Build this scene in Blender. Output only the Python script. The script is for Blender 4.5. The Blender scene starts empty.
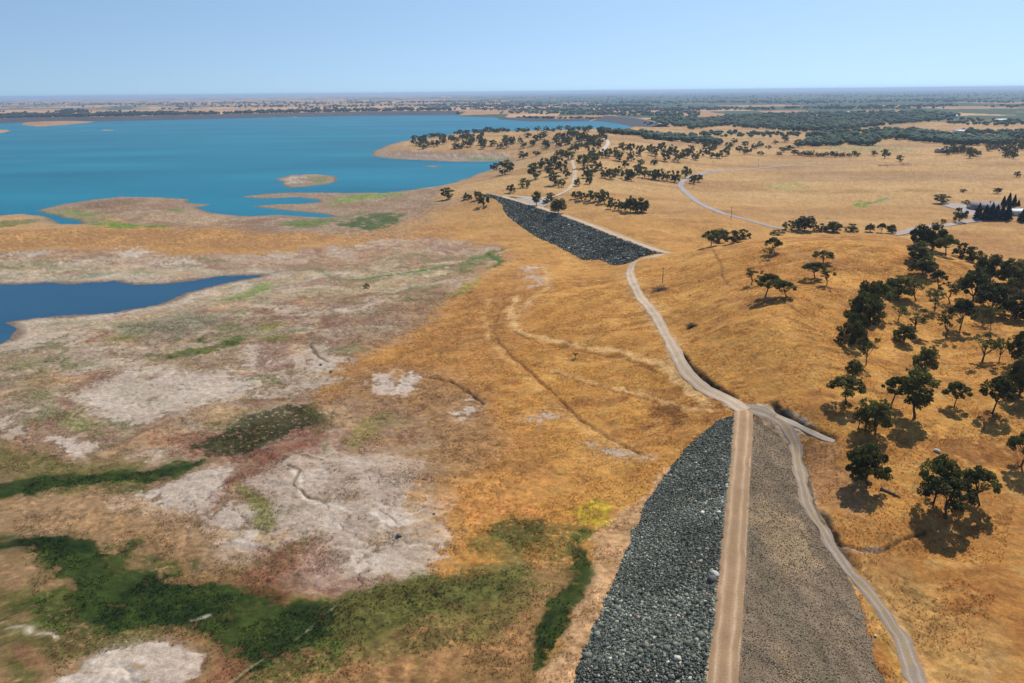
import bpy, math, random
import numpy as np
from mathutils import Matrix, Vector
random.seed(7); rng = np.random.default_rng(11)
S = bpy.context.scene; C = S.collection
R = math.radians

# ---------------------------------------------------------------- camera, sky, sun, exposure
CAMZ, F, CX, CY = 118.0, 740.0, 512.0, 341.5
PITCH = math.atan((341.5 - 91.8) / F); ROLL = R(0.58)
sp, cp, sr, cr = math.sin(PITCH), math.cos(PITCH), math.sin(ROLL), math.cos(ROLL)
FW = np.array([0, cp, -sp]); R0 = np.array([1., 0, 0]); U0 = np.array([0, sp, cp])
RT = R0 * cr - U0 * sr; UP = U0 * cr + R0 * sr
cam = bpy.data.cameras.new("camera"); co = bpy.data.objects.new("camera", cam); C.objects.link(co)
cam.sensor_width = 36; cam.lens = F * 36 / 1024; cam.clip_start = 1; cam.clip_end = 200000
co.matrix_world = Matrix(((RT[0], UP[0], -FW[0], 0), (RT[1], UP[1], -FW[1], 0), (RT[2], UP[2], -FW[2], CAMZ), (0, 0, 0, 1)))
S.camera = co
SUN_EL, SUN_AZ = R(51), R(35)            # azimuth measured from +Y towards +X
sun = bpy.data.lights.new("sun", "SUN"); sun.energy = 5.0; sun.angle = R(0.5); sun.color = (1.0, 0.94, 0.85)
so = bpy.data.objects.new("sun", sun); C.objects.link(so)
tosun = Vector((math.sin(SUN_AZ) * math.cos(SUN_EL), math.cos(SUN_AZ) * math.cos(SUN_EL), math.sin(SUN_EL)))
so.rotation_euler = tosun.to_track_quat('Z', 'Y').to_euler(); so.location = (0, 0, 400)
W = bpy.data.worlds.new("World"); S.world = W; W.use_nodes = True
wn = W.node_tree; bg = wn.nodes["Background"]
sky = wn.nodes.new("ShaderNodeTexSky"); sky.sky_type = 'NISHITA'; sky.sun_disc = False
sky.sun_elevation = SUN_EL; sky.sun_rotation = SUN_AZ; sky.altitude = 50; sky.air_density = 1.3; sky.dust_density = 0.5; sky.ozone_density = 2.0
tcw = wn.nodes.new("ShaderNodeTexCoord"); mpw = wn.nodes.new("ShaderNodeMapping"); mpw.inputs["Location"].default_value = (0, 0, 0.16)
nrm = wn.nodes.new("ShaderNodeVectorMath"); nrm.operation = 'NORMALIZE'
wn.links.new(tcw.outputs["Generated"], mpw.inputs[0]); wn.links.new(mpw.outputs[0], nrm.inputs[0]); wn.links.new(nrm.outputs[0], sky.inputs[0])
tint = wn.nodes.new("ShaderNodeMix"); tint.data_type = 'RGBA'; tint.blend_type = 'MULTIPLY'; tint.inputs[0].default_value = 1; tint.inputs[7].default_value = (1.02, 1.10, 1.20, 1)
wn.links.new(sky.outputs[0], tint.inputs[6]); wn.links.new(tint.outputs[2], bg.inputs[0]); bg.inputs[1].default_value = 0.107
S.view_settings.view_transform = 'Standard'; S.view_settings.look = 'None'; S.view_settings.exposure = -0.04; S.view_settings.gamma = 1
S.view_settings.use_curve_mapping = False
S.cycles.use_denoising = True
S.cycles.max_bounces = 6; S.cycles.diffuse_bounces = 2; S.cycles.volume_bounces = 0
S.cycles.transparent_max_bounces = 6

# ---------------------------------------------------------------- numbers
def ray(px, py):
    px = np.asarray(px, float); py = np.asarray(py, float)
    d = FW[None] * F + RT[None] * (px.ravel()[:, None] - CX) - UP[None] * (py.ravel()[:, None] - CY)
    return d / np.linalg.norm(d, axis=1)[:, None]
def atz(px, py, z):
    d = ray(px, py); t = (np.asarray(z, float) - CAMZ) / np.minimum(d[:, 2], -0.0012)
    return d[:, 0] * t, d[:, 1] * t
def hsh(ix, iy, s):
    h = (ix.astype(np.int64) * 374761393 + iy.astype(np.int64) * 668265263 + s * 982451653) & 0xffffffff
    h = ((h ^ (h >> 13)) * 1274126177) & 0xffffffff
    h = (h ^ (h >> 16)) & 0xffffffff
    return h.astype(np.float64) / 4294967295.0
def vn(x, y, s=0):
    xi = np.floor(x); yi = np.floor(y); fx = x - xi; fy = y - yi
    fx = fx * fx * fx * (fx * (fx * 6 - 15) + 10); fy = fy * fy * fy * (fy * (fy * 6 - 15) + 10)
    a = hsh(xi, yi, s); b = hsh(xi + 1, yi, s); c = hsh(xi, yi + 1, s); d = hsh(xi + 1, yi + 1, s)
    return (a + (b - a) * fx) * (1 - fy) + (c + (d - c) * fx) * fy
def fbm(x, y, sc, o=4, s=0, g=0.5):      # -1..1
    r = 0; a = 1; t = 0; x = x / sc; y = y / sc
    for k in range(o):
        r = r + a * vn(x, y, s + k * 17); t += a; a *= g
        x, y = x * 1.62 - y * 1.21 + 3.1, x * 1.21 + y * 1.62 + 7.7
    return (r / t) * 2 - 1
def sst(x, a, b):
    t = np.clip((x - a) / (b - a), 0, 1); return t * t * (3 - 2 * t)
def sdf(P, x, y):                         # signed distance, + inside
    P = np.asarray(P, float); n = len(P); d = np.full(x.shape, 1e18); ins = np.zeros(x.shape, bool)
    for i in range(n):
        ax, ay = P[i]; bx, by = P[(i + 1) % n]; ex, ey = bx - ax, by - ay
        t = np.clip(((x - ax) * ex + (y - ay) * ey) / (ex * ex + ey * ey + 1e-12), 0, 1)
        d = np.minimum(d, (x - ax - t * ex) ** 2 + (y - ay - t * ey) ** 2)
        if abs(ey) > 1e-9:
            c = ((ay > y) != (by > y)) & (x < ex * (y - ay) / ey + ax); ins ^= c
    d = np.sqrt(d); return np.where(ins, d, -d)
def dline(P, x, y):                       # distance to polyline and arc parameter 0..n-1
    P = np.asarray(P, float); d = np.full(x.shape, 1e18); s = np.zeros(x.shape); sg = np.zeros(x.shape)
    for i in range(len(P) - 1):
        ax, ay = P[i][:2]; bx, by = P[i + 1][:2]; ex, ey = bx - ax, by - ay
        t = np.clip(((x - ax) * ex + (y - ay) * ey) / (ex * ex + ey * ey + 1e-12), 0, 1)
        q = (x - ax - t * ex) ** 2 + (y - ay - t * ey) ** 2
        m = q < d; d = np.where(m, q, d); s = np.where(m, i + t, s)
        sg = np.where(m, np.sign(ex * (y - ay) - ey * (x - ax)), sg)
    return np.sqrt(d), s, sg
def pts(s): return [tuple(float(v) for v in p.split(',')) for p in s.split()]

# ---------------------------------------------------------------- relief: height control points "px,py,z"
CTRL = pts("""0,683,4 150,683,4.5 300,683,4 450,683,4 560,683,4 -250,683,4 -250,500,3.5 -250,350,3 -250,240,5 0,600,3.2 150,590,3 300,600,3.3 450,600,4 540,600,4.5
0,520,3.5 100,500,3.5 200,490,4 300,500,5 400,520,5 500,500,5 580,510,5 0,440,3 100,440,3 200,440,3.6 300,440,4.2 400,440,5 500,450,5.5 600,450,7 0,380,3 100,370,3
200,360,3 300,360,4 400,360,5 480,370,6 540,380,8 600,390,10 660,400,12.5 700,405,15 0,340,2 100,330,2 200,330,2.4 300,310,3 400,300,4 470,310,5.5 520,310,9 560,320,12 600,330,14 640,340,16
0,262,4 100,258,4 200,262,3.5 300,275,3 400,270,3.5 450,265,4 500,260,4.5 540,270,6.5 570,275,9.5 600,280,13 635,275,17.5 0,235,6 100,240,6 200,238,6 300,240,5 400,235,5 450,225,5 490,235,4 530,245,3.5 580,262,3.5 610,268,7 630,264,16
30,218,2.5 150,210,2 200,208,2.5 250,215,2 320,215,2 380,210,3 420,205,5 450,195,8 480,190,14 495,192,17.5 470,178,12 490,170,10 510,165,12
520,190,19 560,200,17 600,210,16 650,225,16 700,240,19 670,250,18.5 635,232,16 600,190,20 560,180,23 530,175,22 560,165,27 600,165,28 640,165,22 680,170,16 540,158,19
590,150,34 620,145,30 560,140,30 590,134,38 560,132,34 530,136,23 490,136,20 450,137,17 415,140,14 395,146,12 520,142,20 480,145,15 440,146,12 400,152,4 450,155,3 500,155,4 520,152,9 530,147,16 650,140,24 640,132,22 690,150,16 690,135,14
700,180,11 750,170,10 850,170,10 950,170,10 1100,170,10 1400,180,10 700,200,12 750,200,11 850,200,10 950,205,10 1100,210,10 1400,230,10 780,222,11 850,226,10 950,232,10 1100,250,10 720,225,15
640,255,18 680,258,20 720,245,26 760,240,31 800,237,33 850,236,34 900,238,33 940,250,30 1000,266,28 1100,285,28 1400,300,30 700,280,25 760,280,33 820,280,36 880,280,34 940,290,31 1000,300,28 1100,320,29
660,300,19 690,340,20 680,355,19.5 730,330,27 780,330,31 850,330,29 920,330,24 1000,340,25 1100,360,27 1400,400,30 740,370,21 790,370,25 850,380,24 920,380,22 1000,400,22 1100,420,22 745,405,18 770,420,17.5 800,425,17.5 830,435,18 880,440,18 950,450,17 1024,460,16 1100,480,17 1400,550,20
850,470,14 880,500,12 950,520,10 1024,540,10 1100,560,11 900,580,6 960,600,6 1024,620,6.5 1100,640,7 900,640,4 940,683,4 1024,683,5 1150,683,6 800,683,2 650,683,3 760,600,3 700,600,3 760,520,6
0,112,8 200,110,8 400,108,8 600,112,8 800,120,9 1000,130,9 600,104,8 0,102,8 1000,104,8 1000,150,10 800,140,10 740,125,10 -300,112,8 -300,102,8 1400,110,9 1400,140,10
650,118,16 670,122,14 800,100,8 400,100,8 0,97,8 1000,93,8 500,95,8""")
cz = np.array([c[2] for c in CTRL]); cxw, cyw = atz([c[0] for c in CTRL], [c[1] for c in CTRL], cz)
def crest(pl, z):
    a, b = atz([p[0] for p in pl], [p[1] for p in pl], z); return np.stack([a, b], 1)
CREST = 18.0
DAM1 = crest(pts("721,683 726,630 732,565 736,510 741,450 743,416"), CREST)
DAM1 = np.r_[[DAM1[0] + (DAM1[0] - DAM1[1]) * 5.0], DAM1]
DAM2 = crest(pts("490,193.5 502,196.2 540,207.5 580,221 620,236.5 655,249.5 672,254"), CREST)
def damz(x, y):
    z = np.full(x.shape, -99.0)
    for P, hw, sl, sr_ in ((DAM1, 2.9, 1.95, 2.2), (DAM2, 4.0, 1.9, 3.0)):
        d, s, g = dline(P, x, y); left = g > 0 if P is DAM1 else g < 0
        z = np.maximum(z, CREST - np.maximum(d - hw, 0) / np.where(left, sl, sr_))
    return z
for px_, py_ in pts("573,683 590,640 607,600 628,550 648,505 672,465 700,435 722,419 883,683 868,640 855,600 838,555 821,518 808,485 799,455 497,199 505,212 520,225 545,240 570,250 600,258 636,261"):
    d_ = ray([px_], [py_])[0]; tt = np.arange(60, 1200, .25); zz = CAMZ + d_[2] * tt; w_ = damz(d_[0] * tt, d_[1] * tt); i_ = np.argmax(zz <= w_)
    if zz[i_] <= w_[i_]: cxw = np.r_[cxw, d_[0] * tt[i_]]; cyw = np.r_[cyw, d_[1] * tt[i_]]; cz = np.r_[cz, max(zz[i_], 1.5)]
bx, by, bz = [], [], []
for px_, py_, z_ in pts("700,246.5,24 730,241.5,28 760,238,32 790,236,34 820,234.5,35 850,234,35 885,235,34 920,244,31 950,253,28 1000,264.5,28 1060,277,29"):
    (x_,), (y_,) = atz([px_], [py_], z_); D_ = math.hypot(x_, y_); cxw = np.r_[cxw, x_]; cyw = np.r_[cyw, y_]; cz = np.r_[cz, z_]
    sl = (CAMZ - z_) / D_
    for f_, dz_ in ((1.07, -2.5), ((CAMZ - 10) / sl / D_ * 0.99, None)):
        zz_ = CAMZ - sl * D_ * f_ + dz_ if dz_ else 9.5
        cxw = np.r_[cxw, x_ * f_]; cyw = np.r_[cyw, y_ * f_]; cz = np.r_[cz, zz_]
# a few points round and behind the camera
ex = [(-60, 20, 4), (60, 20, 4), (-200, 0, 4), (200, 0, 8), (-80, 60, 4), (110, 60, 4), (0, 60, 4), (200, 80, 7)]
cxw = np.r_[cxw, [e[0] for e in ex]]; cyw = np.r_[cyw, [e[1] for e in ex]]; cz = np.r_[cz, [e[2] for e in ex]]
def uv(x, y):
    yy = np.maximum(y, -60) + 120; return x / yy * 1.6, np.log(yy)
def tpsk(r2): return 0.5 * r2 * np.log(r2 + 1e-12)
cu, cv = uv(cxw, cyw); n = len(cu)
K = tpsk((cu[:, None] - cu[None]) ** 2 + (cv[:, None] - cv[None]) ** 2) + np.eye(n) * 2e-4
Pm = np.stack([np.ones(n), cu, cv], 1)
A = np.block([[K, Pm], [Pm.T, np.zeros((3, 3))]])
wts = np.linalg.solve(A, np.r_[cz, 0, 0, 0])
def hraw(x, y):
    u, v = uv(np.clip(x, -40000, 40000), y); u = np.clip(u, -2.2, 2.2); out = wts[n] + wts[n + 1] * u + wts[n + 2] * v
    sh = u.shape; u = u.ravel(); v = v.ravel(); acc = np.zeros(u.shape)
    for a in range(0, len(u), 20000):
        b = slice(a, a + 20000)
        acc[b] = tpsk((u[b, None] - cu[None]) ** 2 + (v[b, None] - cv[None]) ** 2) @ wts[:n]
    h = out + acc.reshape(sh)
    r = np.hypot(x, y); k = sst(r, 3500, 6000); h = h * (1 - k) + 8 * k
    return np.clip(h, 1.2, 45)
# water: main lake, at z = 0
LAKE_PX = pts("""-900,140 -300,129 -40,124 0,123 60,122 100,121.5 180,119.6 280,117.3 340,116.2 380,115.2 455,114.8 462,116.5 495,117.5 500,119.5 530,121 560,121 600,120.5 618,123 634,127 625,129.5 605,131.5 560,134 520,135 470,135.5 430,138 400,142 385,146.5 369,154.5 380,157.5 406,159.5 456,162 500,162
 497,167 480,173 453,183 416,189 385,192.5 362,193 330,192 290,193 262,194 245,196 240,197.5 258,198.5 300,197 318,199 322,202 300,203.5 275,204 252,206 262,208.5 300,212 330,214.5 336,216.5 318,217 280,214 250,216 220,214 208,212.5 196,208 208,206 212,204 190,203 188,199 150,197 120,197 90,200 60,204 40,209 36,211 50,215 60,218 80,221 82,224 60,224 52,221 40,216 20,214 0,215.5 -300,222 -900,250""")
lx, ly = atz([p[0] for p in LAKE_PX], [p[1] for p in LAKE_PX], 0.0); LAKE = np.stack([lx, ly], 1)
ISL_PX = [pts("275,179 290,175 315,174 332,176 340,181 330,184 305,187 288,187.5 282,183"), pts("22,123.5 30,121.3 60,121.3 95,120 92,122.5 70,124.5 40,126.5 28,126"), pts("-40,130 -10,129 8,130 10,131.5 0,133 -30,135"),
          pts("423,166.3 430,165.2 440,165.5 441,166.6 432,167.4"), pts("100,130.2 106,129.6 113,130.1 108,130.8")]
ISL = [np.stack(atz([p[0] for p in q], [p[1] for p in q], 0.0), 1) for q in ISL_PX]
POND_PX = pts("-500,300 -300,286 0,285 40,283.5 80,283.5 115,281.5 135,285.5 160,284.5 200,279.5 225,276.5 255,275.5 262,276.5 240,280 205,288 185,293 172,300 160,304 135,308 115,312 80,315.5 40,317.5 5,322 14,330 12,337 0,343 -200,352 -500,370")
POND_Z = 1.0
POND = np.stack(atz([p[0] for p in POND_PX], [p[1] for p in POND_PX], POND_Z), 1)
def lake_d(x, y):
    r = np.hypot(x, y); a = 0.006 * r
    wx = x + a * fbm(x, y, 45, 4, 5, .6); wy = y + 1.6 * a * fbm(x, y, 45, 4, 9, .6)
    d = sdf(LAKE, wx, wy)
    for q in ISL: d = np.minimum(d, -sdf(q, wx, wy))
    return d
TERR_CACHE = {}
def H(x, y, full=True):
    x = np.asarray(x, float); y = np.asarray(y, float)
    h = hraw(x, y); r = np.hypot(x, y)
    near = 1 - sst(r, 900, 2500)
    # keep the ground low under the dam bodies
    up = sst(h, 5, 14)
    h = h + near * (0.5 * fbm(x, y, 60, 4, 21) + up * 1.6 * fbm(x, y * 1.5, 42, 4, 33) + 0.35 * fbm(x, y * 1.8, 9, 3, 41) - (1 - up) * 0.35 * np.clip(0.12 - np.abs(fbm(x, y * 1.6, 26, 4, 45)), 0, 1) / 0.12) + (1 - near) * 0.8 * fbm(x, y, 400, 3, 51)
    ld = lake_d(x, y); w = 12 + 0.03 * r
    out = np.maximum(-ld, 0); s = 1 - np.exp(-out / w)
    h = np.where(ld > 0, -0.4 - np.minimum(ld * 0.1, 4), 0.12 + np.maximum(h - 0.2, 0.4) * s)
    pd = sdf(POND, x + 2.5 * fbm(x, y, 18, 3, 61), y + 4 * fbm(x, y, 18, 3, 62)) if full else sdf(POND, x, y)
    hp = np.where(pd > 0, POND_Z - 0.3 - np.minimum(pd * 0.05, 1), POND_Z + 0.05 + np.minimum(-pd * 0.03, 60))
    kk = np.exp(-np.maximum(-pd, 0) / 25); h = np.where(pd > -120, h * (1 - kk) + hp * kk, h)
    return h
# ---------------------------------------------------------------- mesh + material helpers
def mesh_np(name, V, Fq, mat=None, parent=None, cols=None, smooth=False, link=True):
    me = bpy.data.meshes.new(name); V = np.asarray(V, np.float32); Fq = np.asarray(Fq, np.int32); k = Fq.shape[1]
    me.vertices.add(len(V)); me.vertices.foreach_set("co", V.ravel())
    me.loops.add(Fq.size); me.loops.foreach_set("vertex_index", Fq.ravel())
    me.polygons.add(len(Fq)); me.polygons.foreach_set("loop_start", np.arange(0, Fq.size, k, dtype=np.int32))
    me.polygons.foreach_set("loop_total", np.full(len(Fq), k, np.int32))
    if smooth: me.polygons.foreach_set("use_smooth", np.ones(len(Fq), bool))
    me.update(calc_edges=True)
    if cols is not None:
        a = me.color_attributes.new("Col", 'FLOAT_COLOR', 'POINT')
        a.data.foreach_set("color", np.c_[cols, np.ones(len(cols))].astype(np.float32).ravel())
    if mat: me.materials.append(mat)
    if not link: return me
    o = bpy.data.objects.new(name, me); C.objects.link(o); o.parent = parent
    return o
def tag(o, label=None, cat=None, group=None, kind=None):
    for k, v in (("label", label), ("category", cat), ("group", group), ("kind", kind)):
        if v: o[k] = v
    return o
def empty(name, loc, rz=0, sc=1):
    o = bpy.data.objects.new(name, None); C.objects.link(o); o.location = loc; o.rotation_euler = (0, 0, rz); o.scale = (sc,) * 3 if not hasattr(sc, '__len__') else sc
    o.empty_display_size = 0.2; return o
def mat(name, col, rough=0.9, noise=None, amt=0.25, bump=0, bscale=None, attr=False, spec=0.3, noise2=None, amt2=0.2, trans=0):
    m = bpy.data.materials.new(name); m.use_nodes = True; t = m.node_tree; N = t.nodes; L = t.links; b = N["Principled BSDF"]
    b.inputs["Roughness"].default_value = rough; b.inputs["Specular IOR Level"].default_value = spec
    if attr:
        a = N.new("ShaderNodeVertexColor"); a.layer_name = "Col"; cur = a.outputs[0]
    else:
        a = N.new("ShaderNodeRGB"); a.outputs[0].default_value = (*col, 1); cur = a.outputs[0]
    tc = N.new("ShaderNodeTexCoord")
    def mul(cur, sc, am, det=4):
        nz = N.new("ShaderNodeTexNoise"); nz.inputs["Scale"].default_value = sc; nz.inputs["Detail"].default_value = det; L.new(tc.outputs["Object"], nz.inputs["Vector"])
        mr = N.new("ShaderNodeMapRange"); mr.inputs[1].default_value = 0.3; mr.inputs[2].default_value = 0.7; mr.inputs[3].default_value = 1 - am; mr.inputs[4].default_value = 1 + am
        L.new(nz.outputs[0], mr.inputs[0]); mx = N.new("ShaderNodeVectorMath"); mx.operation = 'SCALE'; L.new(cur, mx.inputs[0]); L.new(mr.outputs[0], mx.inputs["Scale"]); return mx.outputs[0]
    if noise: cur = mul(cur, noise, amt)
    if noise2: cur = mul(cur, noise2, amt2)
    L.new(cur, b.inputs["Base Color"])
    if bump:
        nz = N.new("ShaderNodeTexNoise"); nz.inputs["Scale"].default_value = bscale; nz.inputs["Detail"].default_value = 3; L.new(tc.outputs["Object"], nz.inputs["Vector"])
        bp = N.new("ShaderNodeBump"); bp.inputs["Distance"].default_value = bump; L.new(nz.outputs[0], bp.inputs["Height"]); L.new(bp.outputs[0], b.inputs["Normal"])
    return m
# ---------------------------------------------------------------- terrain sheet (polar grid about the camera's foot)
th = np.r_[np.linspace(-180, -45, 28)[:-1], np.linspace(-45, -37.5, 16)[:-1], np.linspace(-37.5, 37.5, 1150), np.linspace(37.5, 45, 16)[1:], np.linspace(45, 180, 28)[1:]]
dep = np.r_[np.linspace(80, 47, 14)[:-1], np.linspace(47, 2.2, 640)[:-1], np.linspace(2.2, 0.6, 60)[:-1]]
rr = np.r_[(CAMZ - 5) / np.tan(np.radians(dep)), np.geomspace((CAMZ - 5) / math.tan(R(0.6)), 70000, 40)]
TH, RR = np.meshgrid(np.radians(th), rr); X = RR * np.sin(TH); Y = RR * np.cos(TH)
Z = H(X, Y)
thr = np.radians(th)
def HG(x, y):                              # height of the ground sheet
    x = np.asarray(x, float); y = np.asarray(y, float); r = np.hypot(x, y); t = np.arctan2(x, y)
    i = np.clip(np.searchsorted(rr, r) - 1, 0, len(rr) - 2); j = np.clip(np.searchsorted(thr, t) - 1, 0, len(thr) - 2)
    a = np.clip((r - rr[i]) / (rr[i + 1] - rr[i]), 0, 1); b = np.clip((t - thr[j]) / (thr[j + 1] - thr[j]), 0, 1)
    return (Z0[i, j] * (1 - a) + Z0[i + 1, j] * a) * (1 - b) + (Z0[i, j + 1] * (1 - a) + Z0[i + 1, j + 1] * a) * b
Z0 = Z.copy(); DZ = damz(X, Y); Z = np.where(DZ > Z, Z - 0.3, Z)
def HD(x, y): return np.maximum(HG(x, y), damz(np.asarray(x, float), np.asarray(y, float)))
def hit(px, py, dams=True):
    d = ray(px, py); m = len(d); t = np.full(m, 90.0); res = np.full(m, np.nan); prev = t.copy(); done = np.zeros(m, bool)
    hf = HD if dams else HG
    for k in range(500):
        h = np.maximum(hf(d[:, 0] * t, d[:, 1] * t), 0); new = (~done) & (CAMZ + d[:, 2] * t <= h)
        if new.any():
            lo = prev[new].copy(); hi = t[new].copy(); dd = d[new]
            for _ in range(10):
                mid = (lo + hi) / 2; below = CAMZ + dd[:, 2] * mid <= np.maximum(hf(dd[:, 0] * mid, dd[:, 1] * mid), 0); hi = np.where(below, mid, hi); lo = np.where(below, lo, mid)
            res[new] = hi; done |= new
        if done.all(): break
        prev = t.copy(); t = np.where(done, t, t * 1.012)
    res = np.where(np.isnan(res), 20000, res)
    return d[:, 0] * res, d[:, 1] * res
X = X.ravel(); Y = Y.ravel(); Z = Z.ravel(); DZ = DZ.ravel()
RD = np.hypot(X, Y)
def lin(r, g, b): 
    c = np.array([r, g, b], float) / 255; return np.where(c <= 0.04045, c / 12.92, ((c + 0.055) / 1.055) ** 2.4)
KEXP = 1.22                                # photographed value of a sunlit surface = albedo * KEXP
def alb(r, g, b): return np.clip(lin(r, g, b) / KEXP, 0.004, 0.8)
n_big = fbm(X, Y, 70, 4, 101); n_mid = fbm(X, Y, 22, 4, 102); n_sm = fbm(X, Y, 5, 3, 103); n_fi = fbm(X, Y, 1.6, 3, 104)
def lerp(c, k, col): return c + (col - c) * np.clip(k, 0, 1)[:, None]
n_st = fbm(X, Y * 2.6, 8, 4, 105); n_st2 = fbm(X + 0.5 * Y, Y * 3.0, 26, 4, 106)
col = np.tile(alb(186, 132, 64), (len(X), 1))
col = lerp(col, sst(n_mid + 0.9 * n_st, -0.1, 0.45) * 0.8, alb(210, 156, 80))
col = lerp(col, sst(n_big + 0.6 * n_st2, 0.05, 0.5) * 0.5, alb(162, 106, 56))
col = lerp(col, sst(n_st2 - 0.6 * n_sm, 0.15, 0.45) * 0.45, alb(142, 90, 46))
col = lerp(col, sst(n_st + 0.7 * n_fi, 0.25, 0.55) * 0.45, alb(108, 74, 42))
col = lerp(col, sst(-n_st - 0.6 * n_fi, 0.25, 0.55) * 0.4, alb(222, 178, 108))
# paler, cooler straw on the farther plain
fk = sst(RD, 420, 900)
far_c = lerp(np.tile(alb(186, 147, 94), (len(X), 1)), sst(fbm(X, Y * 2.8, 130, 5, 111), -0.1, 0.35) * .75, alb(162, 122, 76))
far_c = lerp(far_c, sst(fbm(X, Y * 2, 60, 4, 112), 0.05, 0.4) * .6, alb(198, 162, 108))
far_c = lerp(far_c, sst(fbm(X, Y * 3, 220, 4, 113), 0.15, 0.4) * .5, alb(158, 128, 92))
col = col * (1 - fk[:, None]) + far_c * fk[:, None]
WX = fbm(X, Y, 14, 3, 121); WY = fbm(X, Y, 14, 3, 122)
WX2 = fbm(X, Y, 3, 2, 123); WY2 = fbm(X, Y, 3, 2, 124)
WXL = fbm(X, Y, 38, 3, 125); WYL = fbm(X, Y, 38, 3, 126); wamp = 0.006 * np.minimum(RD, 900)
PX = X + wamp * (WX * 2.2 + 0.9 * WX2 + 1.6 * WXL); PY = Y + wamp * (3.2 * WY + 1.2 * WY2 + 2.4 * WYL)
allp = []; DG_ = (32, 50, 17)
def world_poly(s):
    p = pts(s); 
    a, b = hit([q[0] for q in p], [q[1] for q in p], dams=False); return np.stack([a, b], 1)
def patch(s, rgb, k=1.0, feather=3.0, speck=0, rgb2=None, nz=0.18):
    global col
    if rgb == DG_ and feather >= 2.5 and speck == 0: patch(s, (88, 92, 40), .55, feather * 2.6, 0, (100, 78, 44)); patch(s, (58, 76, 26), .6, feather * 1.5, 1.5)
    P = world_poly(s); c0 = P.mean(0); rad = np.hypot(*(P - c0).T).max(); D = np.hypot(*c0)
    m = np.hypot(X - c0[0], Y - c0[1]) < rad * 1.1 + 0.06 * D
    x = PX[m]; y = PY[m]; d = sdf(P, x, y); f = 2.0 * feather * D / F
    w = sst(d, -1.5 * f, 1.5 * f); q_ = 0.55 * n_sm[m] + 0.55 * n_fi[m] + 0.35 * n_st[m]; w = 0.35 * w + 0.65 * sst(w + q_ * .9, 0.30, 0.72); w = w * sst(d, -2.0 * f, -0.2 * f)
    if speck:
        nn = fbm(X[m], Y[m], speck, 2, 200 + len(allp)); w = w * sst(nn + 1.1 * (w - 0.5), -0.12, 0.22)
    cc = alb(*rgb)[None] * (1 + 1.6 * nz * n_sm[m] + 2.2 * nz * n_fi[m] + nz * n_st[m])[:, None]
    if rgb2 is not None: 
        q = sst(n_mid[m] + 0.7 * n_sm[m], -0.2, 0.3)[:, None]; cc = cc * (1 - q) + alb(*rgb2)[None] * q * (1 + nz * n_fi[m])[:, None]
    col[m] = col[m] + (cc - col[m]) * (w * k)[:, None]; allp.append(1)
def stroke(s, rgb, wpx=2.0, k=1.0, soft=1.0, dz=0, speck=0, brk=1):
    global col, Z
    P = world_poly(s); c0 = P.mean(0); rad = np.hypot(*(P - c0).T).max(); D = np.hypot(*c0); w_ = wpx * D / F
    m = np.hypot(X - c0[0], Y - c0[1]) < rad + 6 * w_ + 5
    d, _, _ = dline(P, X[m] + w_ * .8 * WX[m] + w_ * .5 * WX2[m], Y[m] + w_ * .8 * WY[m] + w_ * .5 * WY2[m])
    w = 1 - sst(d, 0, w_ * (0.6 + soft) * (1 + 0.9 * n_sm[m])); w = w * sst((1 - brk) + n_sm[m] + .6 * n_mid[m] + .5 * n_fi[m] + 0.6 * sst(np.full(1, D), 240, 450), -0.8, 0.0)
    if speck: w = w * sst(fbm(X[m], Y[m], speck, 2, 300 + len(allp)), -0.25, 0.2)
    col[m] = col[m] + (alb(*rgb)[None] * (1 + .2 * n_sm[m])[:, None] - col[m]) * (w * k)[:, None]
    if dz: Z[m] += dz * w
    allp.append(1)
#@@PATCHES
exec_patches = True
# lakebed base tones
MUD, MUD2, PALE, BRN = (160, 135, 108), (144, 117, 92), (196, 180, 160), (152, 114, 74)
patch("-400,256 -100,252 60,249 140,254 250,254 340,246 400,236 450,240 490,246 508,252 500,264 480,278 462,292 440,308 430,322 400,338 362,352 352,372 332,388 352,420 380,430 420,470 430,540 420,600 380,640 300,720 -400,720", MUD, 0.92, 10, 0, MUD2, .1)
patch("430,322 520,266 545,270 520,330 490,380 520,430 570,470 600,450 560,490 500,520 420,490 340,420 350,378 400,345", (158, 112, 64), .65, 12, 0, (170, 120, 66))
patch("350,372 400,362 450,372 490,400 510,440 470,470 420,480 390,470 350,440 300,410", BRN, 0.7, 9, 0, (166, 120, 74))
patch("-300,262 0,258 120,266 300,270 420,262 470,262 440,282 380,300 300,296 200,330 100,335 0,345 -300,345", (176, 160, 128), 0.75, 5, 0, (160, 146, 112))
patch("-300,236 0,232 60,228 150,229 260,229 340,230 420,226 460,232 440,240 340,243 250,250 140,250 60,246 0,250 -300,260", (174, 130, 78), 0.85, 3, 0, (158, 116, 72))
patch("-300,440 0,440 60,452 150,440 260,440 280,470 262,500 250,560 300,590 420,585 540,560 600,560 600,600 560,640 520,700 -300,700", (152, 118, 78), 0.85, 9, 0, (122, 100, 62))
patch("-300,345 0,330 120,325 260,310 360,300 400,320 350,350 340,380 300,400 240,430 100,430 -300,430", (168, 148, 126), 0.7, 6, 0, (150, 134, 100))
patch("100,480 200,500 260,540 300,560 250,575 150,560 60,530 0,530 0,500", (158, 122, 84), .6, 9, 1.2)
patch("160,560 250,570 300,590 420,590 520,610 540,683 480,720 300,720 160,720", (158, 116, 74), 0.7, 8, 0, (130, 98, 60))
patch("60,430 150,425 260,440 340,400 400,395 440,440 452,500 440,560 390,592 330,596 280,572 240,556 190,520 120,508 180,470 100,450", (160, 138, 114), .8, 9, 0, (144, 120, 96), .08)
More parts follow.
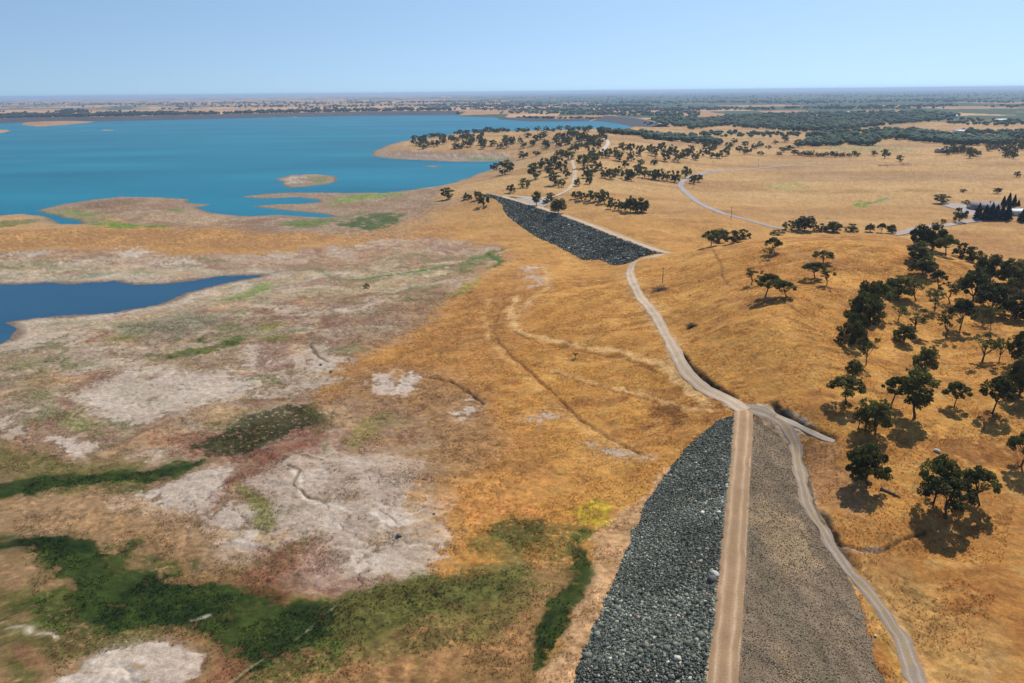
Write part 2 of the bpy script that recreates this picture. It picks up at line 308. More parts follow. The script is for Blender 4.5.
patch("340,385 400,372 460,385 490,430 470,470 420,490 370,450", (150, 116, 80), .65, 12, 0, (160, 124, 82), .1)
sat = 1 - col[:, 2] / (col[:, 0] + 1e-4); mudw = (1 - sst(sat, 0.60, 0.78)) * (RD < 1300) * (X < 260) * (lake_d(X, Y) < 0)
MX = X + 26 * WXL + 8 * WX; MY = Y + 26 * WYL + 8 * WY
e1 = fbm(MX * .8 + MY * .35, MY * 2.0, 40, 5, 501, .55); e2 = fbm(MX, MY * 1.9, 26, 5, 502, .58); e3 = fbm(MX + .4 * MY, MY * 2.3, 30, 5, 503, .56); e4 = fbm(X, Y * 1.5, 26, 5, 504, .55)
col = lerp(col, mudw * sst(e1, 0.04, 0.3) * .5, alb(194, 174, 152)); col = lerp(col, mudw * sst(-e1, 0.05, 0.35) * .5, alb(142, 112, 86))
col = lerp(col, mudw * sst(e2, 0.2, 0.34) * .5, alb(132, 84, 64)); col = lerp(col, mudw * sst(e3, 0.22, 0.36) * .5, alb(104, 112, 62)); col = lerp(col, mudw * sst(-e3, 0.2, 0.4) * .45, alb(196, 158, 112))
crk = np.exp(-(e4 / 0.022) ** 2) * mudw; col = lerp(col, crk * .42, alb(112, 92, 74)); Z = Z - 0.3 * crk * (RD < 700)
col *= (1 + mudw * 0.13 * np.sin(Z * 15 + 5 * e2))[:, None]
# pale crusts
for s, k in (("113,251 128,248 150,252 165,256 150,258 125,257", .8), ("150,261 165,258 195,260 190,265 160,265", .8), ("0,253 45,250 46,255 0,258", .7), ("-40,322 -5,322 4,318 40,317 110,312 160,306 190,296 205,290 215,293 180,306 130,315 60,322 22,326 20,340 0,350 -40,350", .55), ("-40,283 40,280 130,281 200,276 260,272 300,270 290,276 255,278 200,283 130,289 0,288", .45),
             ("70,396 100,378 135,368 180,372 215,372 252,384 240,396 200,405 150,420 116,420 90,408", .65), ("46,436 75,433 103,441 90,453 72,457 60,448", .9), ("0,418 25,426 20,436 0,438", .6), ("136,498 170,481 239,464 222,487 205,511 177,511 150,505", .85), ("208,514 225,505 255,508 243,520 250,535 262,552 235,555 212,548 225,535", .9),
             ("239,474 290,457 338,456 400,450 425,470 410,500 400,520 425,545 412,570 385,578 355,572 330,540 300,520 273,522 255,501", .42), ("345,456 372,462 385,500 420,520 400,540 372,520 356,490", .5), ("300,510 330,505 350,530 385,560 360,572 335,545", .5), ("262,480 290,470 300,500 285,515 262,505", .45), ("300,470 325,462 322,480 335,498 320,500 300,490", .85), ("34,690 60,672 85,655 119,643 164,641 191,651 195,672 170,690", .9), ("0,622 14,627 30,633 60,636 48,642 28,640 8,634 0,632", .9), ("190,621 205,615 214,616 208,620 194,624", .95),
             ("373,378 385,375 395,384 412,376 418,380 405,391 385,393 374,387", .9), ("459,408 470,400 480,403 470,410 462,414", .85), ("529,415 545,414 556,417 545,420 530,419", .85), ("586,437 610,440 652,457 645,461 600,446", .7), ("528,268 540,266 538,274 545,282 538,284 530,276", .8), ("312,358 325,349 345,352 350,362 330,371 314,368", .6),
             ("240,345 262,342 300,352 330,340 340,345 300,362 260,372 235,360", .4), ("370,505 380,500 395,512 412,524 405,528 385,520", .8), ("0,345 30,335 60,330 40,345 0,356", .4), ("250,395 300,380 340,372 345,384 300,392 262,402", .4), ("60,260 110,262 100,266 60,265", .5)):
    patch(s, (178, 160, 140), k * .6, 8, 0, (166, 146, 126), 0.06); patch(s, (198, 182, 164), k * .95, 5, 12, (184, 166, 148), 0.07)
patch("600,530 640,500 690,452 700,450 660,510 600,620 580,683 560,700 520,700 548,655 575,605 592,560", (186, 148, 108), 0.85, 3)
# reds
for s, k, spk in (("232,343 246,336 266,340 299,336 319,330 340,311 336,326 299,346 282,376 259,373 252,350", .6, 2), ("66,383 93,373 123,370 100,386 76,396", .6, 1.5), ("133,436 216,432 299,410 328,425 320,440 282,455 232,466 200,455", .75, 1.2), ("212,491 239,467 283,453 259,470 225,487", .7, 1), ("262,563 273,542 307,539 341,563 345,590 324,605 290,592", .65, .8),
             ("212,645 252,634 270,655 250,683 205,690", .7, .9), ("0,650 40,645 60,655 20,672 0,672", .6, .9), ("320,330 350,318 380,315 380,322 340,330", .5, 2), ("40,218 85,214 80,224 50,226", .3, 5), ("250,545 275,548 285,565 268,580 250,570", .6, .8), ("355,200 400,196 420,205 390,210", .35, 6), ("100,560 125,548 122,570", .5, .8), ("420,300 455,288 450,296 425,308", .4, 2)):
    patch(s, (124, 78, 58), k * .85, 4, spk)
patch("300,545 340,550 345,580 325,590 300,575", (172, 142, 122), 0.4, 5, .7)
# orange and yellow grass
patch("405,500 470,470 560,470 620,490 600,520 560,530 500,520 440,530", (190, 134, 68), 0.35, 10, 3)
patch("572,511 599,498 616,511 613,525 589,528", (176, 150, 46), 0.85, 3, 1.0)
patch("440,505 470,500 530,508 545,520 500,522 450,525", (190, 128, 72), 0.45, 4, 1)
patch("225,192 330,189 400,187 445,185 430,212 345,234 250,234 222,208", (154, 132, 108), .85, 2, 0, (134, 110, 86))
patch("36,210 60,203 120,197 150,196 190,199 212,204 196,208 208,213 240,217 290,215 336,217 420,205 440,200 420,212 340,222 290,229 170,228 120,222 80,212", (156, 134, 108), 0.85, 1.5, 0, (134, 104, 82))
patch("374,153 400,150.5 450,151.5 500,153 514,156 505,161.5 456,162.5 406,160.5 380,158", (160, 142, 124), 0.9, 1, 0, (138, 118, 100))
patch("272,180 290,173 332,174 344,181 330,186 305,189 284,189", (168, 150, 128), 0.9, .6, 0, (130, 112, 92))
patch("276,181 292,176 305,177 300,184 284,186", (196, 186, 168), .7, .8, 3)
patch("310,178 332,176 338,181 318,186", (104, 112, 62), .6, .7)
patch("70,206 120,199 150,199 130,205 90,210", (120, 92, 70), .6, 1)
patch("150,212 200,212 230,218 200,224 150,220", (176, 150, 116), .5, 1.5)
patch("330,218 420,207 450,198 480,188 470,200 440,215 410,235 340,240", (150, 124, 100), 0.55, 3, 0, (170, 134, 92))
# greens: dark marsh grass
DG, MG, OG, BG = (32, 50, 17), (58, 76, 26), (98, 92, 46), (96, 132, 40)
for s, c, k, f, spk in (
    ("-60,440 0,448 40,445 65,452 60,466 30,470 0,476 -60,480", OG, .7, 4, 1.5), ("0,470 60,462 140,462 150,478 60,492 0,500", OG, .8, 4, 1.5), ("-40,484 0,481 35,478 85,474 153,469 191,463 205,461 190,473 143,480 100,482 60,486 20,494 0,498 -40,502", DG, .95, 2.5, 0), ("105,483 145,480 150,492 120,500 105,494", MG, .6, 3, 1.2),
    ("-40,590 0,590 40,600 110,600 190,600 240,600 300,595 345,605 345,645 300,655 250,660 215,640 150,640 100,655 40,660 0,655 -40,655", OG, .8, 4, 1), ("0,606 60,595 110,600 150,622 110,640 60,636 20,625 0,615", MG, .75, 4, 1),
    ("-60,538 0,541 34,538 68,534 95,543 102,559 113,569 143,574 205,577 256,583 295,592 280,604 240,612 200,622 147,630 105,632 70,612 52,585 40,566 20,556 0,552 -60,552", DG, .97, 3.5, 0), ("100,568 135,540 145,545 120,572", DG, .7, 3, 0), ("185,576 192,552 200,558 205,580", MG, .7, 3, 1), ("135,562 160,556 190,570 170,576", MG, .7, 3, 1.2),
    ("191,622 239,610 300,600 345,603 345,640 290,655 262,672 245,660 218,650 205,641", DG, .85, 4, 0), ("334,602 374,590 425,580 493,572 522,571 512,593 476,603 425,616 408,628 374,643 334,643", DG, .9, 5, 0), ("330,600 400,580 500,560 545,560 540,600 480,640 420,660 330,668", OG, .75, 6, 1),
    ("531,656 532,621 556,593 570,576 575,542 591,552 588,580 577,602 560,634 548,650 534,662", DG, .92, 3, 0), ("487,532 511,524 545,521 552,542 517,554 497,544", DG, .8, 3, .8), ("460,540 500,528 580,520 600,545 580,560 520,560 470,555", OG, .7, 5, .9), ("570,540 590,525 598,535 585,548", MG, .8, 3, .8), ("240,680 290,655 345,640 345,660 300,683", MG, .7, 4, .8), ("0,660 40,668 60,690 0,690", MG, .7, 4, 1),
    ("186,446 212,439 246,419 285,406 310,403 318,425 282,440 245,457 212,455", DG, .85, 3, 1.1), ("300,405 322,403 332,430 312,440", (84, 78, 40), .6, 3, 1), ("200,420 246,412 262,416 230,430 205,432", OG, .6, 4, 2), ("163,356 186,350 219,345 232,336 246,338 229,348 199,354", (78, 90, 36), .9, 2, 0), ("204,341 208,333 212,341", MG, .7, 1.5, 0), ("120,323 159,316 199,314 214,326 173,337 126,334", (104, 110, 84), .55, 5, 0),
    ("110,338 130,333 134,337 118,341", (110, 120, 50), .7, 2, 0), ("30,370 45,364 50,370 36,374", (110, 116, 50), .6, 2, 0), ("0,380 40,372 60,380 20,388 0,390", OG, .4, 4, 2), ("209,301 239,295 262,285 272,283 268,290 232,302", (112, 130, 52), .85, 2, 0), ("255,324 275,320 282,326 262,330", (124, 120, 50), .7, 2, 1.5), ("260,336 285,340 280,346 262,344", (90, 100, 40), .6, 2, 1.5),
    ("240,402 265,398 262,408 245,412", OG, .4, 4, 1.5), ("230,478 240,480 262,500 272,524 262,533 248,520 240,500", (118, 116, 60), .75, 3, .9), ("60,416 80,400 100,420 105,432 80,430", (140, 138, 84), .5, 3, 1.3), ("345,440 360,418 378,410 395,415 380,430 360,450", (120, 112, 56), .6, 3, 1.2), ("0,334 12,340 0,352", (100, 110, 84), .5, 2, 0), ("50,276 100,271 110,276 70,279", (108, 118, 90), .5, 2, 0), ("127,273 150,271 148,274 130,274", (110, 130, 60), .7, 1, 0),
    ("450,294 473,283 485,279 478,287 462,296", (140, 136, 60), .8, 3, 0), ("486,271 494,261 492,250 499,249 504,258 498,268", (66, 92, 36), .95, 1.6, 0), ("455,268 470,258 488,254 484,262 470,272 458,276", (90, 106, 50), .6, 2, 1.6), ("268,224 299,218.5 332,220.5 345,222 299,229", (100, 112, 56), .8, 1.2, 0), ("338,226 352,219 373,213.5 405,212.5 402,221 385,227 360,230", (66, 90, 42), .9, 2, 6), ("290,222 330,215 360,214 340,221 300,226", (96, 112, 56), .7, 1.5, 0), ("335,199 380,191.5 440,185.5 400,195 360,201 335,205", (112, 140, 56), .85, 1, 0),
    ("38,212 60,209 83,213.5 112,211.5 92,216 100,223 133,223 172,226.5 126,228.5 90,225 78,217 53,217", (98, 128, 40), .9, .9, 0), ("-30,225 0,222 27,218 48,219 40,223 7,226.5 -30,229", (96, 104, 48), .85, .9, 0), ("172,209 190,207 192,210 176,211", (96, 120, 44), .9, .6, 0), ("310,180 330,178 338,180 318,184", (110, 124, 60), .8, .6, 0), ("468,157.5 514,157 512,161 470,160", (104, 128, 66), .8, .6, 0), ("235,216 250,214 245,219", (110, 120, 60), .6, .8, 0), ("80,205 100,202 98,206", (90,96,50), .7, .8, 0),
    ("850,203 866,200 868,204 860,207", (100, 130, 50), .9, .6, 0), ("864,203 880,196 886,193 880,200 870,204", (100, 130, 60), .8, .6, 0), ("878,165.5 888,164.5 886,166 880,166.4", (60, 74, 34), .9, .5, 0), ("888,164 910,163 914,165 890,166", (130, 84, 62), .7, .5, 0), ("760,186 800,182 812,188 780,192", (150, 146, 80), .5, 1.5, 0), ("898,580 915,583 935,595 955,607 935,607 912,596", (96, 88, 42), .8, 3, 1), ("820,145 900,146 920,152 840,152", (150, 146, 92), .5, 1, 0)):
    patch(s, c, k, f, spk, (52, 66, 24) if c == DG and spk == 0 else None)
# brown islands and shores by the lake
# tracks, gullies, cut banks
patch("236,575 262,566 300,590 290,604 255,596", (112, 66, 46), .6, 4, 1)
for q_ in ("230,482 245,468 270,456 300,446 325,436", "225,492 218,500 214,510"): stroke(q_, (122, 72, 54), 6, .7, 1, 0, 1, .4)
for q_ in ("292,470 300,480 298,492 316,503 345,508 352,514", "372,512 385,522 400,526 412,532"): stroke(q_, (212, 198, 180), 3, .7, .8, 0, 0, .4)
for q_ in ("8,628 20,626 34,634 52,634 58,638", "192,620 208,615"): stroke(q_, (200, 188, 168), 2.6, .6, .8, 0, 0, .7)
stroke("430,378 450,381 473,396 483,404", (78, 56, 38), 2.6, .9, .6, -0.7)
stroke("499,343 512,356 526,368 553,393 573,413 606,436 639,453", (120, 74, 38), 2.6, .85, .8, -0.5)
stroke("516,296 512,312 513,326 525,333 539,338 573,345 626,353 659,366 679,380 710,404", (214, 174, 116), 6.5, .85, .6, 0, 0, 0)
stroke("514,331 539,343 573,350 626,359 655,372", (124, 80, 42), 2.2, .7, .9, -0.3)
stroke("556,370 606,386 656,399 690,408 715,410", (212, 170, 110), 4.5, .75, .7, 0, 0, 0)
stroke("490,300 484,320 492,342 520,372 552,402 590,430 630,448", (206, 160, 96), 5, .5, 1, 0, 0, .3)
stroke("545,268 548,290 530,300 518,315", (204, 166, 112), 4, .6, .9, 0, 0, 0)
stroke("556,372 606,389 656,402", (120, 74, 36), 1.6, .6, .9, -0.2)
stroke("500,343 494,330 500,312 512,298", (126, 84, 46), 1.6, .6, .9)
patch("646,405 662,402 682,404 692,414 676,420 655,414", (104, 66, 34), 0.75, 3, 1.5)
stroke("340,280 367,279 423,270 450,265 473,260 486,256 493,250", (76, 104, 46), 3.0, .95, .8, 0, 0, 0)
stroke("400,292 440,278 470,262 486,252", (96, 110, 56), 5, .6, 1, 0, 1.5)
stroke("300,292 340,286 390,284", (150, 144, 84), 6, .5, 1, 0, 2)
stroke("262,274 316,268 330,277 340,281", (88, 108, 60), 4, .6, .9)
stroke("356,304 390,296 420,286 450,276 484,268", (134, 108, 84), 4, .6, .9, 0, 2)
stroke("310,344 350,330 390,318 430,306 470,290", (130, 94, 74), 8, .5, 1, 0, 2.5)
stroke("286,464 300,470 292,484 310,498 330,502", (112, 98, 80), 1.6, .8, .7, -0.4)
stroke("206,500 216,488 232,478 250,470 270,458", (92, 64, 50), 4, .8, .8, -0.3, .9)
stroke("212,515 225,506 240,512 250,526 270,532 278,528", (84, 72, 54), 2.4, .7, .8, -0.3, .7)
stroke("230,683 262,660 290,645 320,618 338,605", (150, 144, 106), 1.8, .6, 1)
stroke("226,690 256,668 286,652 316,628 345,610", (40, 48, 22), 2.6, .8, .6)
stroke("310,344 318,356 328,362", (70, 60, 50), 2, .7, .6, -.5)
stroke("380,510 392,518 400,526 400,536", (92, 82, 66), 1.4, .6, .6, -.2)
stroke("713,250 720,262 722,274 730,286", (110, 68, 36), 1.6, .6, .9)
stroke("795,252 808,258 816,264", (148, 124, 100), 2, .6, .9)
for s in ("795,330 830,338 850,344", "800,345 840,352 860,360", "775,315 800,322 815,330", "810,365 850,372", "780,300 800,312"):
    stroke(s, (112, 68, 34), 2.4, .55, 1.2)
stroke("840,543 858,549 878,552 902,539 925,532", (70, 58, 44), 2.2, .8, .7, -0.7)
stroke("846,548 862,553 880,548", (170, 160, 140), 2.2, .5, 1)
stroke("741,409 757,410 771,415 783,424 791,437 796,452 798,466 803,486 808,505 819,525 828,539 841,559 853,576 865,588 876,600 888,618 899,636 909,660 916,684", (178, 156, 130), 11, .65, .9, 0, 0, .3)
stroke("703,388 690,376 680,362 671,345 659,322 648,306 638,293 632,281 630,271", (196, 160, 112), 9, .6, .9, 0, 0, .3)
patch("722,396 745,402 777,410 800,423 812,434 796,440 775,425 752,416 733,409", (184, 164, 138), .9, 2.5)
for q_ in ("677,348 688,362 700,374 714,386 734,397", "679,352 694,369 710,382 728,394"): stroke(q_, (58, 44, 30), 4.5, .95, .6, -0.9)  # ditch above the hillside road: dark soil, with cut-bank shade painted in
for q_ in ("772,404 780,412 792,421 812,430 834,440", "775,407 786,417 800,424"): stroke(q_, (56, 44, 32), 4, .95, .6, -0.8)  # cut bank by the side track: dark soil plus painted bank shade
stroke("816,511 828,527 840,545 857,566", (74, 60, 44), 6, .9, .7, -0.8)  # toe road ditch: dark soil and bank shade painted into one colour
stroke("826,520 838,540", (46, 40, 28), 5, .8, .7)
patch("866,590 880,612 893,640 905,683 885,683 876,640", (176, 140, 60), .6, 3, 1.2)
patch("748,412 780,421 795,445 800,470 812,510 800,520 770,470 752,440", (150, 130, 104), 0.9, 2.5)
patch("915,440 960,436 1024,442 1024,465 970,470 930,460", (130, 78, 40), 0.6, 6, 2)
patch("800,440 830,445 850,470 860,500 850,520 820,500 800,470", (160, 120, 84), 0.6, 5)
patch("840,560 900,560 950,610 1000,620 1024,650 1024,700 920,700 880,640", (176, 140, 84), 0.6, 6, 0, (164, 120, 70))
for s in ("1010,655 990,662 984,683", "1024,637 1000,655 985,650", "0,272 20,270 60,273"):
    stroke(s, (190, 160, 120), 1.6, .5, .8)
stroke("870,205 888,200 884,194", (150, 150, 140), 1, .7, .6)
for s in ("0,203 0,203", ): pass
# shore band: bleached ring round the lake, dark wet edge
ld = lake_d(X, Y); k = (ld < 0) & (RD < 2600)
band = np.exp(ld / (5 + 0.016 * RD)) * k; col = lerp(col, band * 0.9 * (1 + .5 * n_st2), alb(152, 130, 108))
col = lerp(col, sst(ld, -3.0 - 0.005 * RD, 0) * (ld < 0) * 0.7, alb(104, 88, 74))
pdv = sdf(POND, X, Y); kq = (np.abs(X) < 600) & (Y < 900) & (pdv < 3)
col = lerp(col, np.exp(np.minimum(pdv, 0) / 16) * kq * .65, alb(184, 166, 142)); col = lerp(col, sst(pdv + 4 * n_sm, -8, -1.5) * kq * .8, alb(112, 86, 68))
# far plain beyond the lake: field mosaic
fm = sst(RD, 2600, 3400)
cellx = np.floor(X / 260 + 0.35 * fbm(X, Y, 900, 2, 130)); celly = np.floor(Y / 520 + 0.3 * fbm(X, Y, 1200, 2, 131))
hv = hsh(cellx, celly, 77); az = X / (Y + 1)
gfrac = 0.20 + 0.5 * sst(az, -0.3, 0.25) + (0.15 + .35 * sst(az, -.2, .2)) * sst(RD, 4500, 9000)
fc = np.where((hv < gfrac)[:, None], alb(70, 86, 58)[None], np.where((hv < 0.55 + 0.3 * gfrac)[:, None], alb(196, 158, 112)[None], alb(176, 134, 92)[None]))
fc = fc * (1 + 0.2 * fbm(X, Y, 120, 3, 133))[:, None]
col = col * (1 - fm[:, None]) + fc * fm[:, None]
# faint fine mottling everywhere
col *= (1 + (0.16 + 0.12 * sst(col[:, 0] / (col[:, 2] + .01), 2.2, 4)) * n_fi + 0.12 * n_sm)[:, None] * np.where(RD < 2500, 1, 1)[:, None]
col = np.clip(col, 0.003, 0.85)
#@@ROADDUST
nr, nc = len(rr), len(th)
ii, jj = np.meshgrid(np.arange(nr - 1), np.arange(nc - 1), indexing='ij'); i0 = (ii * nc + jj).ravel()
Fq = np.stack([i0, i0 + nc, i0 + nc + 1, i0 + 1], 1)
i0 = np.arange(nr - 1) * nc
g_mat = mat("ground_cover", (1, 1, 1), 0.95, 0.8, 0.18, 0.5, 0.45, attr=True, spec=0.1, noise2=2.8, amt2=0.2)
ter = mesh_np("ground", np.stack([X, Y, Z], 1), Fq[:, ::-1], g_mat, cols=col, smooth=True); tag(ter, kind='structure')
# inner disc closing the sheet under the camera
# ---------------------------------------------------------------- water
def water(name, P, z, base, rough, bump, bs):
    m = bpy.data.materials.new(name); m.use_nodes = True; t = m.node_tree; N = t.nodes; L = t.links; b = N["Principled BSDF"]
    tc = N.new("ShaderNodeTexCoord"); nz = N.new("ShaderNodeTexNoise"); nz.inputs["Scale"].default_value = bs; nz.inputs["Detail"].default_value = 4; L.new(tc.outputs["Object"], nz.inputs["Vector"])
    bp = N.new("ShaderNodeBump"); bp.inputs["Distance"].default_value = bump; L.new(nz.outputs[0], bp.inputs["Height"]); L.new(bp.outputs[0], b.inputs["Normal"])
    mp = N.new("ShaderNodeMapping"); mp.inputs["Scale"].default_value = (0.002, 0.006, 1); L.new(tc.outputs["Object"], mp.inputs[0])
    n2 = N.new("ShaderNodeTexNoise"); n2.inputs["Scale"].default_value = 1; n2.inputs["Detail"].default_value = 5; L.new(mp.outputs[0], n2.inputs["Vector"])
    cr_ = N.new("ShaderNodeValToRGB"); cr_.color_ramp.elements[0].position = .3; cr_.color_ramp.elements[1].position = .7
    cr_.color_ramp.elements[0].color = (*base[0], 1); cr_.color_ramp.elements[1].color = (*base[1], 1); L.new(n2.outputs[0], cr_.inputs[0]); L.new(cr_.outputs[0], b.inputs["Base Color"])
    b.inputs["Roughness"].default_value = rough; b.inputs["IOR"].default_value = 1.33; b.inputs["Specular IOR Level"].default_value = 0.07
    me = bpy.data.meshes.new(name); x0, y0 = P.min(0) - 60; x1, y1 = P.max(0) + 60
    me.from_pydata([(x0, y0, z), (x1, y0, z), (x1, y1, z), (x0, y1, z)], [], [(0, 1, 2, 3)]); me.materials.append(m)
    o = bpy.data.objects.new(name, me); C.objects.link(o); tag(o, kind='structure'); return o
water("lake_water", LAKE[np.hypot(*LAKE.T) < 60000], 0.0, ((0.005, 0.115, 0.175), (0.012, 0.18, 0.25)), 0.4, 0.3, 0.3)
water("pond_water", POND, POND_Z, ((0.008, 0.042, 0.10), (0.02, 0.09, 0.145)), 0.3, 0.1, 0.6)
# ---------------------------------------------------------------- roads
def smooth_line(P, step):
    P = np.asarray(P, float); out = []
    for i in range(len(P) - 1):
        p0 = P[max(i - 1, 0)]; p1 = P[i]; p2 = P[i + 1]; p3 = P[min(i + 2, len(P) - 1)]; L = np.linalg.norm(p2 - p1); k = max(int(L / step), 1)
        t = np.arange(k)[:, None] / k
        out.append(0.5 * ((2 * p1) + (-p0 + p2) * t + (2 * p0 - 5 * p1 + 4 * p2 - p3) * t ** 2 + (-p0 + 3 * p1 - 3 * p2 + p3) * t ** 3))
    out.append(P[-1][None]); return np.concatenate(out)
ROADS = []
def road(name, P, width, rgb, rut, step=2.0, lift=0.12, edge=0.35, green=0.0):
    P = smooth_line(P, step); ROADS.append((P[::4], width)); T = np.gradient(P, axis=0); T /= np.linalg.norm(T, axis=1)[:, None] + 1e-9; Nn = np.stack([T[:, 1], -T[:, 0]], 1)
    u = np.linspace(-1, 1, 13); arc = np.r_[0, np.cumsum(np.linalg.norm(np.diff(P, axis=0), axis=1))]
    el = 1 + edge * fbm(arc, arc * 0, 5, 3, 401); er = 1 + edge * fbm(arc, arc * 0 + 50, 5, 3, 402)
    if name in ('valley_road', 'saddle_track', 'hilltop_track'): tp = np.clip((arc[-1] - arc) / (3 * width), .08, 1) ** .6; el = el * tp; er = er * tp
    off = np.where(u[None] < 0, u[None] * el[:, None], u[None] * er[:, None]) * width / 2
    XX = P[:, 0:1] + Nn[:, 0:1] * off; YY = P[:, 1:2] + Nn[:, 1:2] * off
    zz = np.maximum(HG(XX, YY), damz(XX, YY)); zc = np.maximum.accumulate(zz, axis=1) * 0 + zz
    for _ in range(3): zc[1:-1] = (zc[:-2] + zc[1:-1] + zc[2:]) / 3
    ZZ = np.maximum(zc, zz) + lift - 0.10 * (np.abs(u[None]) > 0.95)
    c = np.tile(alb(*rgb), (XX.size, 1)).reshape(*XX.shape, 3); r_ = np.exp(-((np.abs(u) - 0.48) / 0.14) ** 2)[None, :, None]
    c = c + (alb(*rut) - c) * r_ * (0.8 + .3 * fbm(XX, YY, 6, 2, 411)[..., None])
    c = c * (1 + 0.16 * fbm(XX, YY, 3, 3, 412) + 0.12 * fbm(XX, YY, 25, 2, 413))[..., None]
    if green: 
        g = np.exp(-(u / 0.16) ** 2)[None] * sst(fbm(XX, YY, 8, 2, 414), -.2, .3) * green; c = c + (alb(170, 140, 80) - c) * g[..., None]
    V = np.stack([XX, YY, ZZ], -1).reshape(-1, 3); k = 13; m = len(P)
    ii, jj = np.meshgrid(np.arange(m - 1), np.arange(k - 1), indexing='ij'); i0 = (ii * k + jj).ravel()
    o = mesh_np(name, V, np.stack([i0, i0 + 1, i0 + k + 1, i0 + k], 1), road_mat, cols=np.clip(c.reshape(-1, 3), 0.01, .85), smooth=True); return tag(o, kind='structure')
road_mat = mat("road_dirt", (1, 1, 1), 0.95, 2.5, 0.12, 0.06, 2, attr=True, spec=0.1)
def WL(s, dams=True):
    p = pts(s); a, b = hit([q[0] for q in p], [q[1] for q in p], dams); return np.stack([a, b], 1)
rd1 = np.r_[DAM1[:-1], WL("743,415 741,409 733,404")]
road("dam_crest_road", rd1, 5.5, (160, 130, 98), (198, 168, 134), 1.2, 0.10, 0.28)
road("hillside_dirt_road", WL("745,411 735,405 722,398 703,388 690,376 680,362 671,345 659,322 648,306 638,293 632,281 630,271 633,264 640,260 652,257 664,254"), 4.6, (192, 168, 140), (214, 194, 168), 2.0, 0.2, 0.3)
road("dike_crest_road", DAM2[1:], 5.0, (196, 170, 140), (212, 190, 164), 4, 0.12, 0.1)
road("dam_toe_road", WL("744,409 757,410 771,415 783,424 791,437 796,452 798,466 803,486 808,505 819,525 828,539 841,559 853,576 865,588 876,600 888,618 899,636 909,660 916,684 925,720"), 3.9, (150, 134, 116), (182, 166, 146), 1.2, 0.12, 0.75, 0.9)
road("side_track", WL("776,416 790,422 805,429 820,437 834,442"), 1.6, (196, 176, 150), (208, 190, 166), 1.5, 0.14, .6)
road("valley_road", WL("786,229.5 775,227.5 764,224.5 740,218 720,212.5 703,205 691,197 683,190 680.5,186 683,181 692,176.5 707,172.5 734,170 764,167.8 790,166 840,165.6"), 6.4, (168, 158, 156), (176, 168, 166), 6, 0.3, 0.03)
road("hilltop_track", WL("502,196 515,196.8 532,198 548,197.5 558,195 568,190 573,183 575,172 573,164 571,156"), 4.5, (196, 176, 150), (206, 190, 166), 5, 0.4, .2)
road("saddle_track", WL("601,152 606,147 608,142 604,138"), 7, (206, 196, 180), (210, 200, 186), 8, 0.5, .2)
road("farm_drive", WL("893,235 900,234 909,231 924,227.5 941,226 957,223.5 970,221.5 982,220"), 8, (172, 160, 150), (180, 168, 158), 6, 0.4, .2)
def yard(name, s, rgb):
    P = WL(s); c0 = P.mean(0); k = len(P); V = [(c0[0], c0[1], float(HG(c0[0:1], c0[1:2])[0]) + .5)]; Q = smooth_line(np.r_[P, P[:1]], 6)[:-1]
    for q in Q: V.append((q[0], q[1], float(HG(q[0:1], q[1:2])[0]) + .45))
    me = bpy.data.meshes.new(name); me.from_pydata(V, [], [(0, 1 + (i + 1) % len(Q), 1 + i) for i in range(len(Q))]); me.materials.append(mat(name, alb(*rgb), .95, .12, .12)); o = bpy.data.objects.new(name, me); C.objects.link(o)
    for p in me.polygons:
        if p.normal.z < 0: p.flip()
    tag(o, kind='structure')
yard("farm_yard", "938,203.5 950,203.5 963,204 972,209 977,214 982,220 976,223 964,222.5 962,214 958,209.5 948,207.5", (170, 158, 150))
yard("dike_lot", "516,198.5 530,198 548,199 552,203 545,207 532,204 522,201", (176, 164, 150))
# ---------------------------------------------------------------- dams
ICO = []
_t = (1 + 5 ** .5) / 2
IV = np.array([(-1, _t, 0), (1, _t, 0), (-1, -_t, 0), (1, -_t, 0), (0, -1, _t), (0, 1, _t), (0, -1, -_t), (0, 1, -_t), (_t, 0, -1), (_t, 0, 1), (-_t, 0, -1), (-_t, 0, 1)], float) / math.hypot(1, _t)
IF = np.array([(0, 11, 5), (0, 5, 1), (0, 1, 7), (0, 7, 10), (0, 10, 11), (1, 5, 9), (5, 11, 4), (11, 10, 2), (10, 7, 6), (7, 1, 8), (3, 9, 4), (3, 4, 2), (3, 2, 6), (3, 6, 8), (3, 8, 9), (4, 9, 5), (2, 4, 11), (6, 2, 10), (8, 6, 7), (9, 8, 1)])
def blobs(pos, size, jit=0.25, sub=0, seed=3):     # pos (n,3), size (n,3) -> one vertex and face array
    g = np.random.default_rng(seed); V0 = IV; F0 = IF
    if sub:
        e = {}; V1 = list(V0); F1 = []
        def mp(a, b):
            k = (min(a, b), max(a, b))
            if k not in e: p = V0[a] + V0[b]; V1.append(p / np.linalg.norm(p)); e[k] = len(V1) - 1
            return e[k]
        for a, b, c in F0: x, y, z = mp(a, b), mp(b, c), mp(c, a); F1 += [(a, x, z), (b, y, x), (c, z, y), (x, y, z)]
        V0 = np.array(V1); F0 = np.array(F1)
    n_ = len(pos); nv = len(V0); V = V0[None] * (1 + jit * g.uniform(-1, 1, (n_, nv, 1))) * np.asarray(size)[:, None, :]
    a = g.uniform(0, 6.28, n_); ca, sa = np.cos(a)[:, None], np.sin(a)[:, None]
    V = np.stack([V[..., 0] * ca - V[..., 1] * sa, V[..., 0] * sa + V[..., 1] * ca, V[..., 2]], -1) + np.asarray(pos)[:, None]
    return V.reshape(-1, 3), (F0[None] + (np.arange(n_) * nv)[:, None, None]).reshape(-1, 3), nv
rock_mat = mat("riprap_stone", (1, 1, 1), 0.9, 3.0, 0.25, attr=True, spec=0.15)
